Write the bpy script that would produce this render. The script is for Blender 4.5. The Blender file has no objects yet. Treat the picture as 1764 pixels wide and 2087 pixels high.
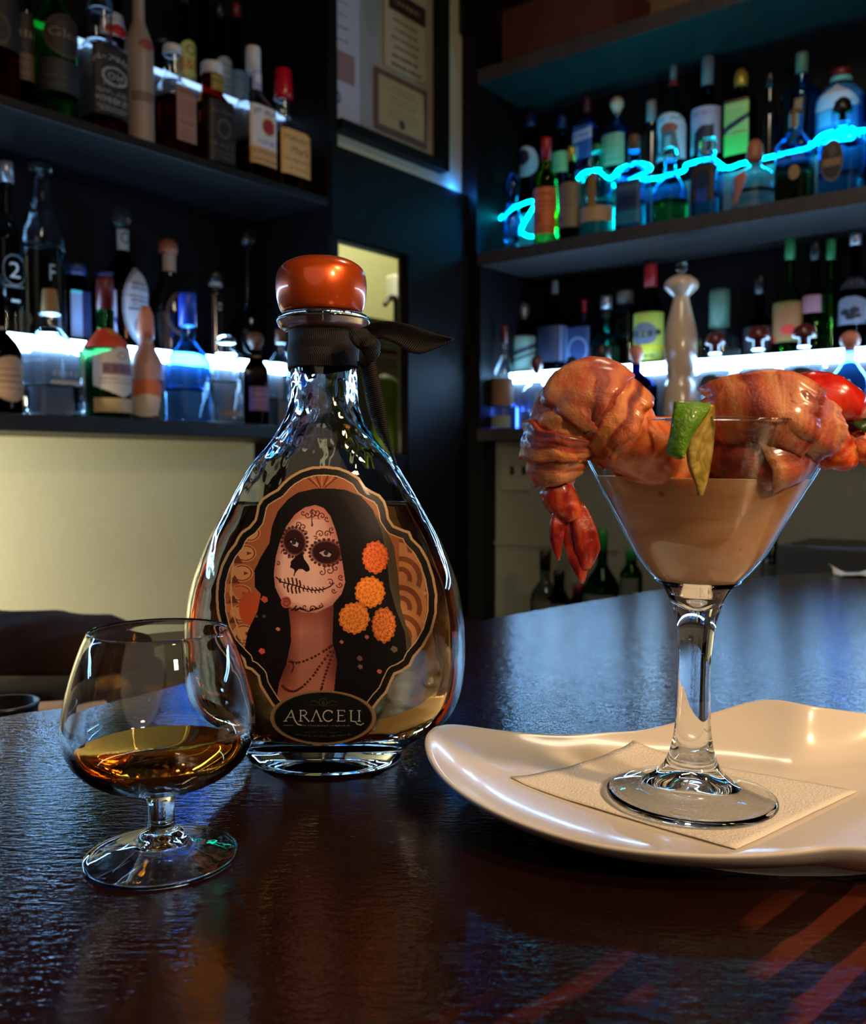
import bpy, bmesh, math, random
import numpy as np
from mathutils import Vector, noise
random.seed(7)
rng = np.random.default_rng(5)
SC = bpy.context.scene
COL = SC.collection
PI = math.pi

# ------------------------------------------------------------------ camera
F = 1900.0; CX = 882.0; CY = 1043.5; H = 0.165
TH = math.atan(94.5 / F)
cam_d = bpy.data.cameras.new('camera'); cam = bpy.data.objects.new('camera', cam_d); COL.objects.link(cam)
cam.location = (0, 0, H); cam.rotation_euler = (PI / 2 - TH, 0, 0)
cam_d.sensor_fit = 'VERTICAL'; cam_d.sensor_height = 36.0; cam_d.lens = 36.0 * F / 2087.0
cam_d.clip_start = 0.01; cam_d.clip_end = 30
cam_d.dof.use_dof = True; cam_d.dof.focus_distance = 0.45; cam_d.dof.aperture_fstop = 13.0
SC.camera = cam
# ------------------------------------------------------------------ render / exposure
vs = SC.view_settings
vs.view_transform = 'Standard'; vs.look = 'None'; vs.gamma = 1.0; vs.exposure = 0.0; vs.use_curve_mapping = False
cy = SC.cycles
cy.use_denoising = True
cy.max_bounces = 14; cy.transmission_bounces = 12; cy.glossy_bounces = 5; cy.diffuse_bounces = 3; cy.transparent_max_bounces = 16
cy.caustics_reflective = False; cy.caustics_refractive = True
cy.sample_clamp_indirect = 30.0; cy.blur_glossy = 0.5
# ------------------------------------------------------------------ world: a nearly dark room
W = bpy.data.worlds.new('world'); SC.world = W; W.use_nodes = True
W.node_tree.nodes['Background'].inputs[0].default_value = (0.25, 0.35, 0.6, 1)
W.node_tree.nodes['Background'].inputs[1].default_value = 0.012

def light(name, kind, loc, target, energy, color, size=0.1, spot=None, blend=0.3, size_y=None):
    d = bpy.data.lights.new(name, kind); o = bpy.data.objects.new(name, d); COL.objects.link(o)
    o.location = loc; d.energy = energy; d.color = color
    v = Vector(target) - Vector(loc); o.rotation_euler = v.to_track_quat('-Z', 'Y').to_euler()
    if kind == 'AREA':
        d.size = size
        if size_y: d.shape = 'RECTANGLE'; d.size_y = size_y
    else: d.shadow_soft_size = size
    if kind == 'SPOT': d.spot_size = spot; d.spot_blend = blend
    return o
# warm ceiling spot to the right of the bar seat: shadows of the glass fall to the left
light('warm_spot', 'SPOT', (1.15, -0.35, 1.35), (0.14, 0.43, 0.05), 85, (1.0, 0.62, 0.30), 0.07, math.radians(50), 0.6)
light('warm_front_lamp', 'AREA', (0.80, -0.65, 0.85), (0.05, 0.5, 0.12), 11.5, (1.0, 0.72, 0.46), 0.13)
light('room_fill', 'AREA', (-0.4, -1.6, 1.5), (0.0, 2.0, 0.5), 8, (1.0, 0.74, 0.5), 2.6).data.shape = 'DISK'  # added ambient fill behind the camera that lifts the dim shelves, no real fixture
# warm light over the work counter on the left, off the frame
light('counter_lamp', 'SPOT', (-0.92, 1.17, 0.10), (-0.90, 1.90, -0.06), 50, (1.0, 0.91, 0.64), 0.10, math.radians(90), 0.8)
light('blue_led', 'POINT', (0.12, 2.50, 0.66), (0, 0, 0), 0.0, (0, .2, 1), .005)
light('right_wall_fill', 'AREA', (0.45, 1.15, 1.5), (1.1, 1.9, -0.2), 5.0, (1.0, 0.85, 0.6), 0.3)  # unseen fill light added to brighten the lower right wall

# ------------------------------------------------------------------ geometry of the place
A = math.radians(38.4)
U = Vector((math.sin(A), math.cos(A), 0))      # runs along the left back-bar wall, away from the camera
N = Vector((-math.cos(A), math.sin(A), 0))     # into the left wall, along the right wall
def ray(px, py):
    x = (px - CX) / F; y = (CY - py) / F
    return Vector((x, math.cos(TH) + y * math.sin(TH), -math.sin(TH) + y * math.cos(TH)))
O = Vector((0, 0, H))
def atY(px, py, Y): r = ray(px, py); return O + r * (Y / r.y)
def atZ(px, py, z=0.0): r = ray(px, py); return O + r * ((z - H) / r.z)
def onp(px, py, nrm, c): r = ray(px, py); return O + r * (c / r.dot(nrm))
CL = 1.541; CR = 2.096
def wl(px, py, off=0.0): return onp(px, py, N, CL + off)
def wr(px, py, off=0.0): return onp(px, py, U, CR + off)
def uv2(a, b, z): return U * a + N * b + Vector((0, 0, z))
def aL(px, off=0.0): return wl(px, 949, off).dot(U)
def bR(px, off=0.0): return wr(px, 949, off).dot(N)

# ------------------------------------------------------------------ object helpers
def tag(o, label=None, cat=None, group=None, kind=None):
    if label: o['label'] = label
    if cat: o['category'] = cat
    if group: o['group'] = group
    if kind: o['kind'] = kind
    return o
def empty(name, loc, rz=0.0, label=None, cat=None, group=None):
    o = bpy.data.objects.new(name, None); COL.objects.link(o); o.location = loc; o.rotation_euler = (0, 0, rz)
    o.empty_display_size = 0.02
    return tag(o, label, cat, group)
def mobj(name, V, Fc, mat, parent=None, smooth=True, mats=None, midx=None):
    me = bpy.data.meshes.new(name); me.from_pydata([tuple(v) for v in V], [], Fc); me.update()
    o = bpy.data.objects.new(name, me); COL.objects.link(o)
    for m in (mats or [mat]): me.materials.append(m)
    if midx is not None: me.polygons.foreach_set('material_index', midx)
    if smooth: me.polygons.foreach_set('use_smooth', [True] * len(me.polygons))
    if parent is not None: o.parent = parent
    return o
def fix_normals(o):
    bm = bmesh.new(); bm.from_mesh(o.data); bmesh.ops.recalc_face_normals(bm, faces=bm.faces); bm.to_mesh(o.data); bm.free(); return o
def bevel(o, w=0.002, seg=2):
    m = o.modifiers.new('bevel', 'BEVEL'); m.width = w; m.segments = seg; m.limit_method = 'ANGLE'; return o
def prism(name, pts, z0, z1, mat, parent=None, bev=0.0):
    n = len(pts)
    V = [(p[0], p[1], z0) for p in pts] + [(p[0], p[1], z1) for p in pts]
    Fc = [list(range(n))[::-1], list(range(n, 2 * n))] + [[i, (i + 1) % n, n + (i + 1) % n, n + i] for i in range(n)]
    o = fix_normals(mobj(name, V, Fc, mat, parent, smooth=False))
    if bev: bevel(o, bev)
    return o
def ubox(name, a0, a1, b0, b1, z0, z1, mat, parent=None, bev=0.0):
    pts = [uv2(a, b, 0) for a, b in ((a0, b0), (a1, b0), (a1, b1), (a0, b1))]
    return prism(name, pts, z0, z1, mat, parent, bev)
def box(name, c, s, mat, parent=None, bev=0.0, rz=0.0):
    pts = []
    for sx, sy in ((-1, -1), (1, -1), (1, 1), (-1, 1)):
        x = sx * s[0] / 2; y = sy * s[1] / 2
        pts.append((c[0] + x * math.cos(rz) - y * math.sin(rz), c[1] + x * math.sin(rz) + y * math.cos(rz)))
    return prism(name, pts, c[2] - s[2] / 2, c[2] + s[2] / 2, mat, parent, bev)
def sect(phi, n):
    return (abs(math.cos(phi)) ** n + abs(math.sin(phi)) ** n) ** (-1.0 / n)
def lathe(name, prof, mat, parent=None, seg=32, sec=2.0, secf=None, depth=None, center=(0, 0), mats=None, split=None, closed=True):
    """prof: [(r,z[,exponent])]; depth: optional list of y radii"""
    V = []; Fc = []; mi = []
    for k, p in enumerate(prof):
        n = p[2] if len(p) > 2 else sec
        for i in range(seg):
            ph = 2 * PI * i / seg; s = sect(ph, n)
            rx = p[0]; ry = depth[k] if depth else p[0]
            V.append((center[0] + rx * s * math.cos(ph), center[1] + ry * s * math.sin(ph), p[1]))
    for k in range(len(prof) - 1):
        for i in range(seg):
            j = (i + 1) % seg
            Fc.append([k * seg + i, k * seg + j, (k + 1) * seg + j, (k + 1) * seg + i])
            mi.append(1 if (split is not None and (prof[k][1] + prof[k + 1][1]) / 2 < split) else 0)
    if closed:
        Fc.append(list(range(seg))[::-1]); mi.append(1 if split is not None else 0)
        Fc.append([(len(prof) - 1) * seg + i for i in range(seg)]); mi.append(0)
    return mobj(name, V, Fc, mat, parent, mats=mats, midx=mi if mats else None)
def smooth_prof(pts, n=6):
    """Catmull-Rom through profile points"""
    P = [pts[0]] + list(pts) + [pts[-1]]; out = []
    for i in range(1, len(P) - 2):
        for k in range(n):
            t = k / n; q = []
            for c in range(len(pts[0])):
                p0, p1, p2, p3 = P[i - 1][c], P[i][c], P[i + 1][c], P[i + 2][c]
                q.append(0.5 * (2 * p1 + (p2 - p0) * t + (2 * p0 - 5 * p1 + 4 * p2 - p3) * t * t + (3 * p1 - p0 - 3 * p2 + p3) * t ** 3))
            out.append(tuple(q))
    out.append(tuple(pts[-1])); return out
def tube(name, path, rad, mat, parent=None, seg=12, cap=True, flat=1.0, wob=0.0, wsc=60.0, seed=0.0):
    pts = [Vector(p) for p in path]; V = []; Fc = []
    up = Vector((0.0, 0.0, 1.0)); prev = None
    for i, p in enumerate(pts):
        d = (pts[min(i + 1, len(pts) - 1)] - pts[max(i - 1, 0)]).normalized()
        if prev is None:
            x = d.cross(up); x = x.normalized() if x.length > 1e-3 else Vector((1, 0, 0))
        else: x = (prev - d * prev.dot(d)).normalized()
        prev = x; y = d.cross(x)
        r = rad[i] if isinstance(rad, (list, tuple)) else rad
        for k in range(seg):
            a = 2 * PI * k / seg
            v = p + x * (r * math.cos(a)) + y * (r * flat * math.sin(a))
            if wob: v = v + (v - p).normalized() * wob * noise.fractal(v * wsc + Vector((seed, 0, 0)), 0.8, 2.0, 4)
            V.append(v)
    for i in range(len(pts) - 1):
        for k in range(seg):
            j = (k + 1) % seg
            Fc.append([i * seg + k, i * seg + j, (i + 1) * seg + j, (i + 1) * seg + k])
    if cap: Fc.append(list(range(seg))[::-1]); Fc.append([(len(pts) - 1) * seg + k for k in range(seg)])
    return fix_normals(mobj(name, V, Fc, mat, parent))
def spline(pts, n=8):
    return [Vector(p) for p in smooth_prof([tuple(p) for p in pts], n)]

# ------------------------------------------------------------------ materials
def srgb(c):
    c = [x / 255.0 for x in c]
    return tuple(x / 12.92 if x <= 0.04045 else ((x + 0.055) / 1.055) ** 2.4 for x in c)
MAT = {}
def pmat(name, col, rough=0.5, metal=0.0, coat=0.0, spec=0.5, bump=0.0, bscale=40.0, bstretch=(1, 1, 1), var=0.0, sss=0.0, sheen=0.0):
    if name in MAT: return MAT[name]
    m = bpy.data.materials.new(name); m.use_nodes = True; nt = m.node_tree; b = nt.nodes['Principled BSDF']
    c = srgb(col)
    b.inputs['Base Color'].default_value = (*c, 1); b.inputs['Roughness'].default_value = rough
    b.inputs['Metallic'].default_value = metal; b.inputs['Coat Weight'].default_value = coat; b.inputs['Coat Roughness'].default_value = 0.08
    b.inputs['Specular IOR Level'].default_value = spec
    if sss: b.inputs['Subsurface Weight'].default_value = sss; b.inputs['Subsurface Scale'].default_value = 0.004; b.inputs['Subsurface Radius'].default_value = (1, .4, .2)
    tc = nt.nodes.new('ShaderNodeTexCoord'); mp = nt.nodes.new('ShaderNodeMapping'); mp.inputs['Scale'].default_value = bstretch
    nz = nt.nodes.new('ShaderNodeTexNoise'); nz.inputs['Scale'].default_value = bscale; nz.inputs['Detail'].default_value = 5
    nt.links.new(tc.outputs['Object'], mp.inputs[0]); nt.links.new(mp.outputs[0], nz.inputs['Vector'])
    if bump:
        bp = nt.nodes.new('ShaderNodeBump'); bp.inputs['Strength'].default_value = bump; bp.inputs['Distance'].default_value = 0.002
        nt.links.new(nz.outputs['Fac'], bp.inputs['Height']); nt.links.new(bp.outputs[0], b.inputs['Normal'])
    if var:
        mx = nt.nodes.new('ShaderNodeMix'); mx.data_type = 'RGBA'
        mx.inputs['A'].default_value = (*[x * (1 - var) for x in c], 1); mx.inputs['B'].default_value = (*[min(1, x * (1 + var)) for x in c], 1)
        nt.links.new(nz.outputs['Fac'], mx.inputs['Factor']); nt.links.new(mx.outputs['Result'], b.inputs['Base Color'])
    MAT[name] = m; return m
def gmat(name, col=(1, 1, 1), rough=0.0, ior=1.45, bump=0.0, bscale=30, bdist=.001, bz=1.0):
    if name in MAT: return MAT[name]
    m = bpy.data.materials.new(name); m.use_nodes = True; nt = m.node_tree; nt.nodes.clear()
    g = nt.nodes.new('ShaderNodeBsdfGlass'); out = nt.nodes.new('ShaderNodeOutputMaterial')
    g.inputs['Color'].default_value = (*col, 1); g.inputs['Roughness'].default_value = rough; g.inputs['IOR'].default_value = ior
    if bump:
        tc = nt.nodes.new('ShaderNodeTexCoord'); nz = nt.nodes.new('ShaderNodeTexNoise'); nz.inputs['Scale'].default_value = bscale; nz.inputs['Detail'].default_value = 2
        bp = nt.nodes.new('ShaderNodeBump'); bp.inputs['Strength'].default_value = bump; bp.inputs['Distance'].default_value = bdist
        mp = nt.nodes.new('ShaderNodeMapping'); mp.inputs['Scale'].default_value = (1, 1, bz); nt.links.new(tc.outputs['Object'], mp.inputs[0]); nt.links.new(mp.outputs[0], nz.inputs['Vector'])
        nt.links.new(nz.outputs['Fac'], bp.inputs['Height']); nt.links.new(bp.outputs[0], g.inputs['Normal'])
    nt.links.new(g.outputs[0], out.inputs[0]); MAT[name] = m; return m
def liquid_mat(name, col, density, ior=1.36, tint=(1, 1, 1)):
    m = bpy.data.materials.new(name); m.use_nodes = True; nt = m.node_tree; nt.nodes.clear()
    g = nt.nodes.new('ShaderNodeBsdfGlass'); g.inputs['IOR'].default_value = ior; g.inputs['Roughness'].default_value = 0; g.inputs['Color'].default_value = (*tint, 1)
    v = nt.nodes.new('ShaderNodeVolumeAbsorption'); v.inputs['Color'].default_value = (*col, 1); v.inputs['Density'].default_value = density
    out = nt.nodes.new('ShaderNodeOutputMaterial'); nt.links.new(g.outputs[0], out.inputs[0]); nt.links.new(v.outputs[0], out.inputs[1]); return m
def thin_glass(name, col=(0.97, 0.99, 1.0)):
    """a thin wall of clear glass: lets light straight through, mirrors by Fresnel"""
    m = bpy.data.materials.new(name); m.use_nodes = True; nt = m.node_tree; nt.nodes.clear()
    t = nt.nodes.new('ShaderNodeBsdfTransparent'); t.inputs[0].default_value = (*col, 1)
    g = nt.nodes.new('ShaderNodeBsdfGlossy'); g.inputs['Roughness'].default_value = 0.02
    f_ = nt.nodes.new('ShaderNodeLayerWeight'); f_.inputs[0].default_value = 0.5
    pw = nt.nodes.new('ShaderNodeMath'); pw.operation = 'POWER'; pw.inputs[1].default_value = 5.0; nt.links.new(f_.outputs['Facing'], pw.inputs[0])
    lw = nt.nodes.new('ShaderNodeMath'); lw.operation = 'MULTIPLY_ADD'; lw.inputs[1].default_value = 0.9; lw.inputs[2].default_value = 0.04; nt.links.new(pw.outputs[0], lw.inputs[0])
    mx = nt.nodes.new('ShaderNodeMixShader'); out = nt.nodes.new('ShaderNodeOutputMaterial')
    nt.links.new(lw.outputs[0], mx.inputs[0]); nt.links.new(t.outputs[0], mx.inputs[1]); nt.links.new(g.outputs[0], mx.inputs[2]); nt.links.new(mx.outputs[0], out.inputs[0]); return m
def emat(name, col, s):
    m = bpy.data.materials.new(name); m.use_nodes = True; nt = m.node_tree; nt.nodes.clear()
    e = nt.nodes.new('ShaderNodeEmission'); e.inputs[0].default_value = (*col, 1); e.inputs[1].default_value = s
    out = nt.nodes.new('ShaderNodeOutputMaterial'); nt.links.new(e.outputs[0], out.inputs[0]); return m
def vcol_mat(name, rough=0.45, coat=0.0, spec=0.5, metal=0.0):
    m = bpy.data.materials.new(name); m.use_nodes = True; nt = m.node_tree; b = nt.nodes['Principled BSDF']
    a = nt.nodes.new('ShaderNodeAttribute'); a.attribute_name = 'Col'
    nt.links.new(a.outputs['Color'], b.inputs['Base Color']); b.inputs['Roughness'].default_value = rough
    b.inputs['Coat Weight'].default_value = coat; b.inputs['Specular IOR Level'].default_value = spec; b.inputs['Metallic'].default_value = metal
    return m
M_LABEL = vcol_mat('printed_paper', 0.55)
M_HERO = vcol_mat('glossy_printed_label', 0.4, 0.05, spec=0.25)
M_BLACK = pmat('black_lacquered_wood', (13, 12, 13), 0.5, spec=0.18, bump=0.15, bscale=30, bstretch=(1, 1, 8))
M_SHELF = pmat('dark_shelf_wood', (24, 19, 20), 0.45, spec=0.25, bump=0.2, bscale=22, bstretch=(1, 6, 1), var=0.4)
M_BACK = pmat('dark_back_panel', (13, 12, 16), 0.6, spec=0.2, bump=0.1)
M_RISE = pmat('grey_step_laminate', (92, 92, 98), 0.35, var=.3, bscale=12)
M_SHELF2 = pmat('worn_shelf_wood', (58, 54, 54), 0.5, spec=0.3, bump=0.2, bscale=14, bstretch=(6, 1, 1), var=0.5)
M_WALLP = pmat('pale_painted_wall', (176, 174, 150), 0.6, bump=0.08, bscale=60, var=0.05)
M_WALLG = pmat('grey_painted_wall', (120, 120, 104), 0.6, bump=0.08, bscale=60, var=0.05)
M_TAN = pmat('tan_plaster', (120, 98, 72), 0.8, bump=0.2)

# ------------------------------------------------------------------ canvas: printed artwork as coloured cells
_gl = {}
def glyphs(s):
    if s in _gl: return _gl[s]
    cu = bpy.data.curves.new('t', 'FONT'); cu.body = s; cu.size = 1.0; cu.resolution_u = 2
    ob = bpy.data.objects.new('t', cu); me = bpy.data.meshes.new_from_object(ob)
    me.calc_loop_triangles()
    v = np.array([x.co[:2] for x in me.vertices]); t = np.array([list(x.vertices) for x in me.loop_triangles])
    bpy.data.meshes.remove(me); bpy.data.objects.remove(ob); bpy.data.curves.remove(cu)
    _gl[s] = (v, t); return _gl[s]
class Canvas:
    """cells; coordinates x0..x1, y0..y1 (y downwards)"""
    def __init__(s, x0, x1, y0, y1, step, bg):
        s.x0, s.x1, s.y0, s.y1 = x0, x1, y0, y1
        s.w = max(2, int(round((x1 - x0) / step))); s.h = max(2, int(round((y1 - y0) / step)))
        s.X, s.Y = np.meshgrid(x0 + (np.arange(s.w) + .5) * (x1 - x0) / s.w, y0 + (np.arange(s.h) + .5) * (y1 - y0) / s.h)
        s.C = np.zeros((s.h, s.w, 3)); s.C[:] = bg; s.A = np.ones((s.h, s.w), bool)
    def put(s, m, col, a=1.0):
        if isinstance(m, np.ndarray) and m.dtype == bool: m = m.astype(float)
        m = np.clip(m * a, 0, 1)[..., None]; s.C = s.C * (1 - m) + np.array(col, float) * m
    def ell(s, cx, cy, rx, ry, ang=0.0):
        dx = s.X - cx; dy = s.Y - cy; c, n = math.cos(ang), math.sin(ang)
        return np.sqrt(((dx * c + dy * n) / rx) ** 2 + ((-dx * n + dy * c) / ry) ** 2)
    def poly(s, P):
        ins = np.zeros(s.X.shape, bool); n = len(P)
        for i in range(n):
            x1, y1 = P[i]; x2, y2 = P[(i + 1) % n]
            if y1 == y2: continue
            c = ((s.Y < y1) != (s.Y < y2)) & (s.X < (x2 - x1) * (s.Y - y1) / (y2 - y1) + x1); ins ^= c
        return ins
    def dist(s, P, closed=False, lim=None):
        D = np.full(s.X.shape, 1e9); n = len(P)
        for i in range(n if closed else n - 1):
            x1, y1 = P[i]; x2, y2 = P[(i + 1) % n]
            if lim is not None:
                jx0 = np.searchsorted(s.X[0], min(x1, x2) - lim); jx1 = np.searchsorted(s.X[0], max(x1, x2) + lim)
                jy0 = np.searchsorted(s.Y[:, 0], min(y1, y2) - lim); jy1 = np.searchsorted(s.Y[:, 0], max(y1, y2) + lim)
            else: jx0, jx1, jy0, jy1 = 0, s.w, 0, s.h
            if jx1 <= jx0 or jy1 <= jy0: continue
            X = s.X[jy0:jy1, jx0:jx1]; Y = s.Y[jy0:jy1, jx0:jx1]
            L = (x2 - x1) ** 2 + (y2 - y1) ** 2 + 1e-9
            t = np.clip(((X - x1) * (x2 - x1) + (Y - y1) * (y2 - y1)) / L, 0, 1)
            d = np.hypot(X - x1 - t * (x2 - x1), Y - y1 - t * (y2 - y1))
            D[jy0:jy1, jx0:jx1] = np.minimum(D[jy0:jy1, jx0:jx1], d)
        return D
    def line(s, P, w, col, a=1.0, soft=1.5):
        d = s.dist(P, lim=w + soft + 2); s.put(np.clip((w / 2 + soft - d) / soft, 0, 1), col, a)
    def text(s, txt, cx, cy, h, col, w=None, slant=0.0, arc=0.0):
        v, t = glyphs(txt)
        if len(t) == 0: return
        v = v.copy(); mn = v.min(0); mx = v.max(0); v -= (mn + mx) / 2; k = h / (mx[1] - mn[1])
        kx = k if w is None else w / (mx[0] - mn[0])
        x = v[:, 0] * kx + v[:, 1] * k * slant; y = -v[:, 1] * k + arc * (v[:, 0] / (mx[0] - mn[0]) * 2) ** 2
        x += cx; y += cy; m = np.zeros(s.X.shape, bool)
        for a, b, c in t:
            xs = x[[a, b, c]]; ys = y[[a, b, c]]
            jx0 = np.searchsorted(s.X[0], xs.min()); jx1 = np.searchsorted(s.X[0], xs.max()) + 1
            jy0 = np.searchsorted(s.Y[:, 0], ys.min()); jy1 = np.searchsorted(s.Y[:, 0], ys.max()) + 1
            X = s.X[jy0:jy1, jx0:jx1]; Y = s.Y[jy0:jy1, jx0:jx1]
            def e(i, j): return (X - xs[i]) * (ys[j] - ys[i]) - (Y - ys[i]) * (xs[j] - xs[i])
            d1, d2, d3 = e(0, 1), e(1, 2), e(2, 0)
            m[jy0:jy1, jx0:jx1] |= ((d1 >= 0) & (d2 >= 0) & (d3 >= 0)) | ((d1 <= 0) & (d2 <= 0) & (d3 <= 0))
        s.put(m, col)
    def mesh(s, name, fn, mat, parent, thick=0.0):
        """fn(u,v) in 0..1 (v downwards) -> position array"""
        gx, gy = np.meshgrid(np.linspace(0, 1, s.w + 1), np.linspace(0, 1, s.h + 1))
        P = fn(gx, gy).reshape(-1, 3)
        idx = np.arange((s.w + 1) * (s.h + 1)).reshape(s.h + 1, s.w + 1)
        q = np.stack([idx[1:, :-1], idx[1:, 1:], idx[:-1, 1:], idx[:-1, :-1]], -1)[s.A]
        used, inv = np.unique(q, return_inverse=True); q = inv.reshape(-1, 4); P = P[used]
        me = bpy.data.meshes.new(name); me.vertices.add(len(P)); me.vertices.foreach_set('co', P.astype(np.float32).ravel())
        n = len(q); me.loops.add(4 * n); me.loops.foreach_set('vertex_index', q.astype(np.int32).ravel())
        me.polygons.add(n); me.polygons.foreach_set('loop_start', np.arange(0, 4 * n, 4, dtype=np.int32))
        me.polygons.foreach_set('use_smooth', np.ones(n, bool))
        me.update(calc_edges=True)
        c = s.C[s.A] / 255.0; c = np.where(c <= 0.04045, c / 12.92, ((c + 0.055) / 1.055) ** 2.4)
        c = np.concatenate([c, np.ones((n, 1))], 1); c = np.repeat(c, 4, axis=0)
        at = me.color_attributes.new('Col', 'FLOAT_COLOR', 'CORNER'); at.data.foreach_set('color', c.astype(np.float32).ravel())
        me.materials.append(mat); o = bpy.data.objects.new(name, me); COL.objects.link(o); o.parent = parent
        if thick:
            sm = o.modifiers.new('thickness', 'SOLIDIFY'); sm.thickness = thick; sm.offset = -1
        return o

# ================================================================== SETTING
def struct(o): o['kind'] = 'structure'; return o
zLU0, zLU1 = wl(0, 214).z, wl(0, 190).z          # left upper board
zLL0, zLL1 = wl(300, 886).z, wl(300, 854).z      # left lower board
zRU0, zRU1 = wr(1764, 413).z, wr(1764, 378).z    # right upper board
zRL0, zRL1 = wr(985, 899).z, wr(985, 874).z      # right lower board
zRT0, zRT1 = wr(1243, 88).z, wr(1243, 54).z      # right top board
DEP = 0.30
floor = struct(prism('floor', [(-3, -2), (3.2, -2), (3.2, 4.2), (-3, 4.2)], -1.12, -1.07, pmat('dark_floor', (30, 26, 24), 0.7)))
ceiling = struct(prism('ceiling', [(-3, -2), (3.2, -2), (3.2, 4.2), (-3, 4.2)], 1.9, 1.95, pmat('ceiling_paint', (70, 60, 50), 0.8)))
aP0 = aL(672); aP1 = aL(690)
ubox('wall_left', -1.6, aP1, CL + DEP, CL + DEP + 0.05, -1.07, 1.9, M_WALLP)['kind'] = 'structure'
# partition with the pass-through opening
oa0, oa1 = aL(690, .02), aL(829, .02); oz0, oz1 = wl(760, 925, .02).z, wl(690, 488, .02).z
def wall_pieces(name, a0, a1, b0, b1, z0, z1, ha0, ha1, hz0, hz1, mat):
    bm = bmesh.new()
    for (p, q, r, s) in ((a0, ha0, z0, z1), (ha1, a1, z0, z1), (ha0, ha1, z0, hz0), (ha0, ha1, hz1, z1)):
        if q - p < 1e-4: continue
        vs_ = [bm.verts.new(uv2(a, b, z)) for z in (r, s) for a, b in ((p, b0), (q, b0), (q, b1), (p, b1))]
        for f in ((0, 3, 2, 1), (4, 5, 6, 7), (0, 1, 5, 4), (1, 2, 6, 5), (2, 3, 7, 6), (3, 0, 4, 7)): bm.faces.new([vs_[i] for i in f])
    bmesh.ops.recalc_face_normals(bm, faces=bm.faces)
    me = bpy.data.meshes.new(name); bm.to_mesh(me); bm.free(); o = bpy.data.objects.new(name, me); COL.objects.link(o); me.materials.append(mat); return o
struct(wall_pieces('wall_partition', aP1, CR + 0.05, CL + .02, CL + .05, -1.07, 1.9, oa0 + 0.004, oa1, oz0, oz1, M_WALLP))
ubox('wall_right', CR + 0.34, CR + 0.39, -1.9, CL + 0.05, -1.07, 1.9, M_TAN)['kind'] = 'structure'
ubox('wall_right_lower', CR + 0.06, CR + 0.10, -1.6, bR(980), -1.07, zRL0 - 0.002, M_WALLG)['kind'] = 'structure'
bl = SC.objects['blue_led']; q_ = aL(932); bl.location = uv2(q_, CL - 0.004, wl(932, 388, 0.0).z); bl.data.energy = 0.35; bl.data.color = (0.02, 0.25, 1.0)
# thin moulding line on the lower right wall
zt = wr(1000, 1103, .06).z
ubox('trim_1', CR + 0.052, CR + 0.062, bR(1262, .06), bR(988, .06), zt - 0.006, zt, M_WALLG)['kind'] = 'structure'
# black panels of the partition: header under the menu board, post, panel below the opening
hz_top = wl(683, 297, .0).z
ubox('trim_2', aL(676), aL(950), CL - 0.005, CL + .02, oz1, hz_top, M_BLACK)['kind'] = 'structure'
ubox('trim_3', aL(829), CR, CL - 0.006, CL + .02, -1.07, oz1, M_BLACK)['kind'] = 'structure'
ubox('trim_4', aL(690), aL(829), CL - 0.004, CL + .02, -1.07, oz0, M_BLACK)['kind'] = 'structure'
ubox('trim_5', CR, CR + 0.34, bR(970), CL + 0.02, -1.07, 1.9, M_BLACK)['kind'] = 'structure'
ubox('trim_6', CR - 0.03, CR, bR(966), CL, wr(950, 70).z, 1.9, M_BLACK)['kind'] = 'structure'
ubox('trim_7', CR - 0.002, CR + 0.06, bR(985), bR(969), -1.07, zRL0 - 0.001, M_BLACK)['kind'] = 'structure'

# ------------------------------------------------------------------ back-bar shelving
aL0 = -0.95
t = empty('back_bar_shelving', uv2((aL0 + aP1) / 2, CL + DEP / 2, zLL0), 0, 'black stained shelving of the left back-bar wall with two long boards', 'shelving')
inv = t.location
def part(o, par):
    o.parent = par; o.matrix_parent_inverse = par.matrix_basis.inverted() if False else o.matrix_parent_inverse
    o.location = o.location - par.location; return o
zTop = 1.85
for nm, z0, z1 in (('shelf_board', zLL0, zLL1), ('shelf_board', zLU0, zLU1)):
    part(ubox(nm, aL0, aP0, CL, CL + DEP - .01, z0, z1, M_SHELF, None, 0.002), t)
zLUR = wl(370, 160, 0.15).z
zLR = wl(0, 674, 0.15).z          # riser top on lower left shelf
part(ubox('riser', aL0, aP0, CL + .15, CL + DEP - .012, zLL1, zLR, M_RISE, None, .002), t)
part(ubox('riser', aL0, aP0, CL + .15, CL + DEP - .012, zLU1, zLUR, M_RISE, None, .002), t)
part(ubox('side_panel', aP0, aP1, CL - 0.002, CL + DEP - .002, zLL0 - 0.002, zTop, M_BLACK), t)
part(ubox('back_panel', aL0, aP0, CL + DEP - .010, CL + DEP - 0.001, zLL0, zTop, M_BACK), t)
bR0 = -1.35; bR1 = bR(970) - 0.001
t = empty('back_bar_shelving', uv2(CR + DEP / 2, (bR0 + bR1) / 2, zRL0), 0, 'black stained shelving of the right back-bar wall with three long boards', 'shelving')
for z0, z1 in ((zRL0, zRL1), (zRU0, zRU1), (zRT0, zRT1)):
    part(ubox('shelf_board', CR, CR + DEP + -.012, bR0, bR1, z0, z1, M_SHELF2, None, .002), t)
zRLR = wr(1764, 706, .15).z; zRUR = wr(1764, 290, .13).z
part(ubox('riser', CR + .15, CR + DEP - .012, bR0, bR1, zRL1, zRLR, M_RISE, None, .002), t)
part(ubox('riser', CR + .15, CR + DEP - .012, bR0, bR1, zRU1, zRUR, M_RISE, None, .002), t)
part(ubox('back_panel', CR + DEP - .010, CR + DEP - .001, bR0, bR1, zRL0, zRT0, M_BACK), t)
part(ubox('side_panel', CR + 0.001, CR + DEP, bR1 - .012, bR1, zRL1 + 0.001, zRU0 - 0.001, M_BACK), t)

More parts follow.
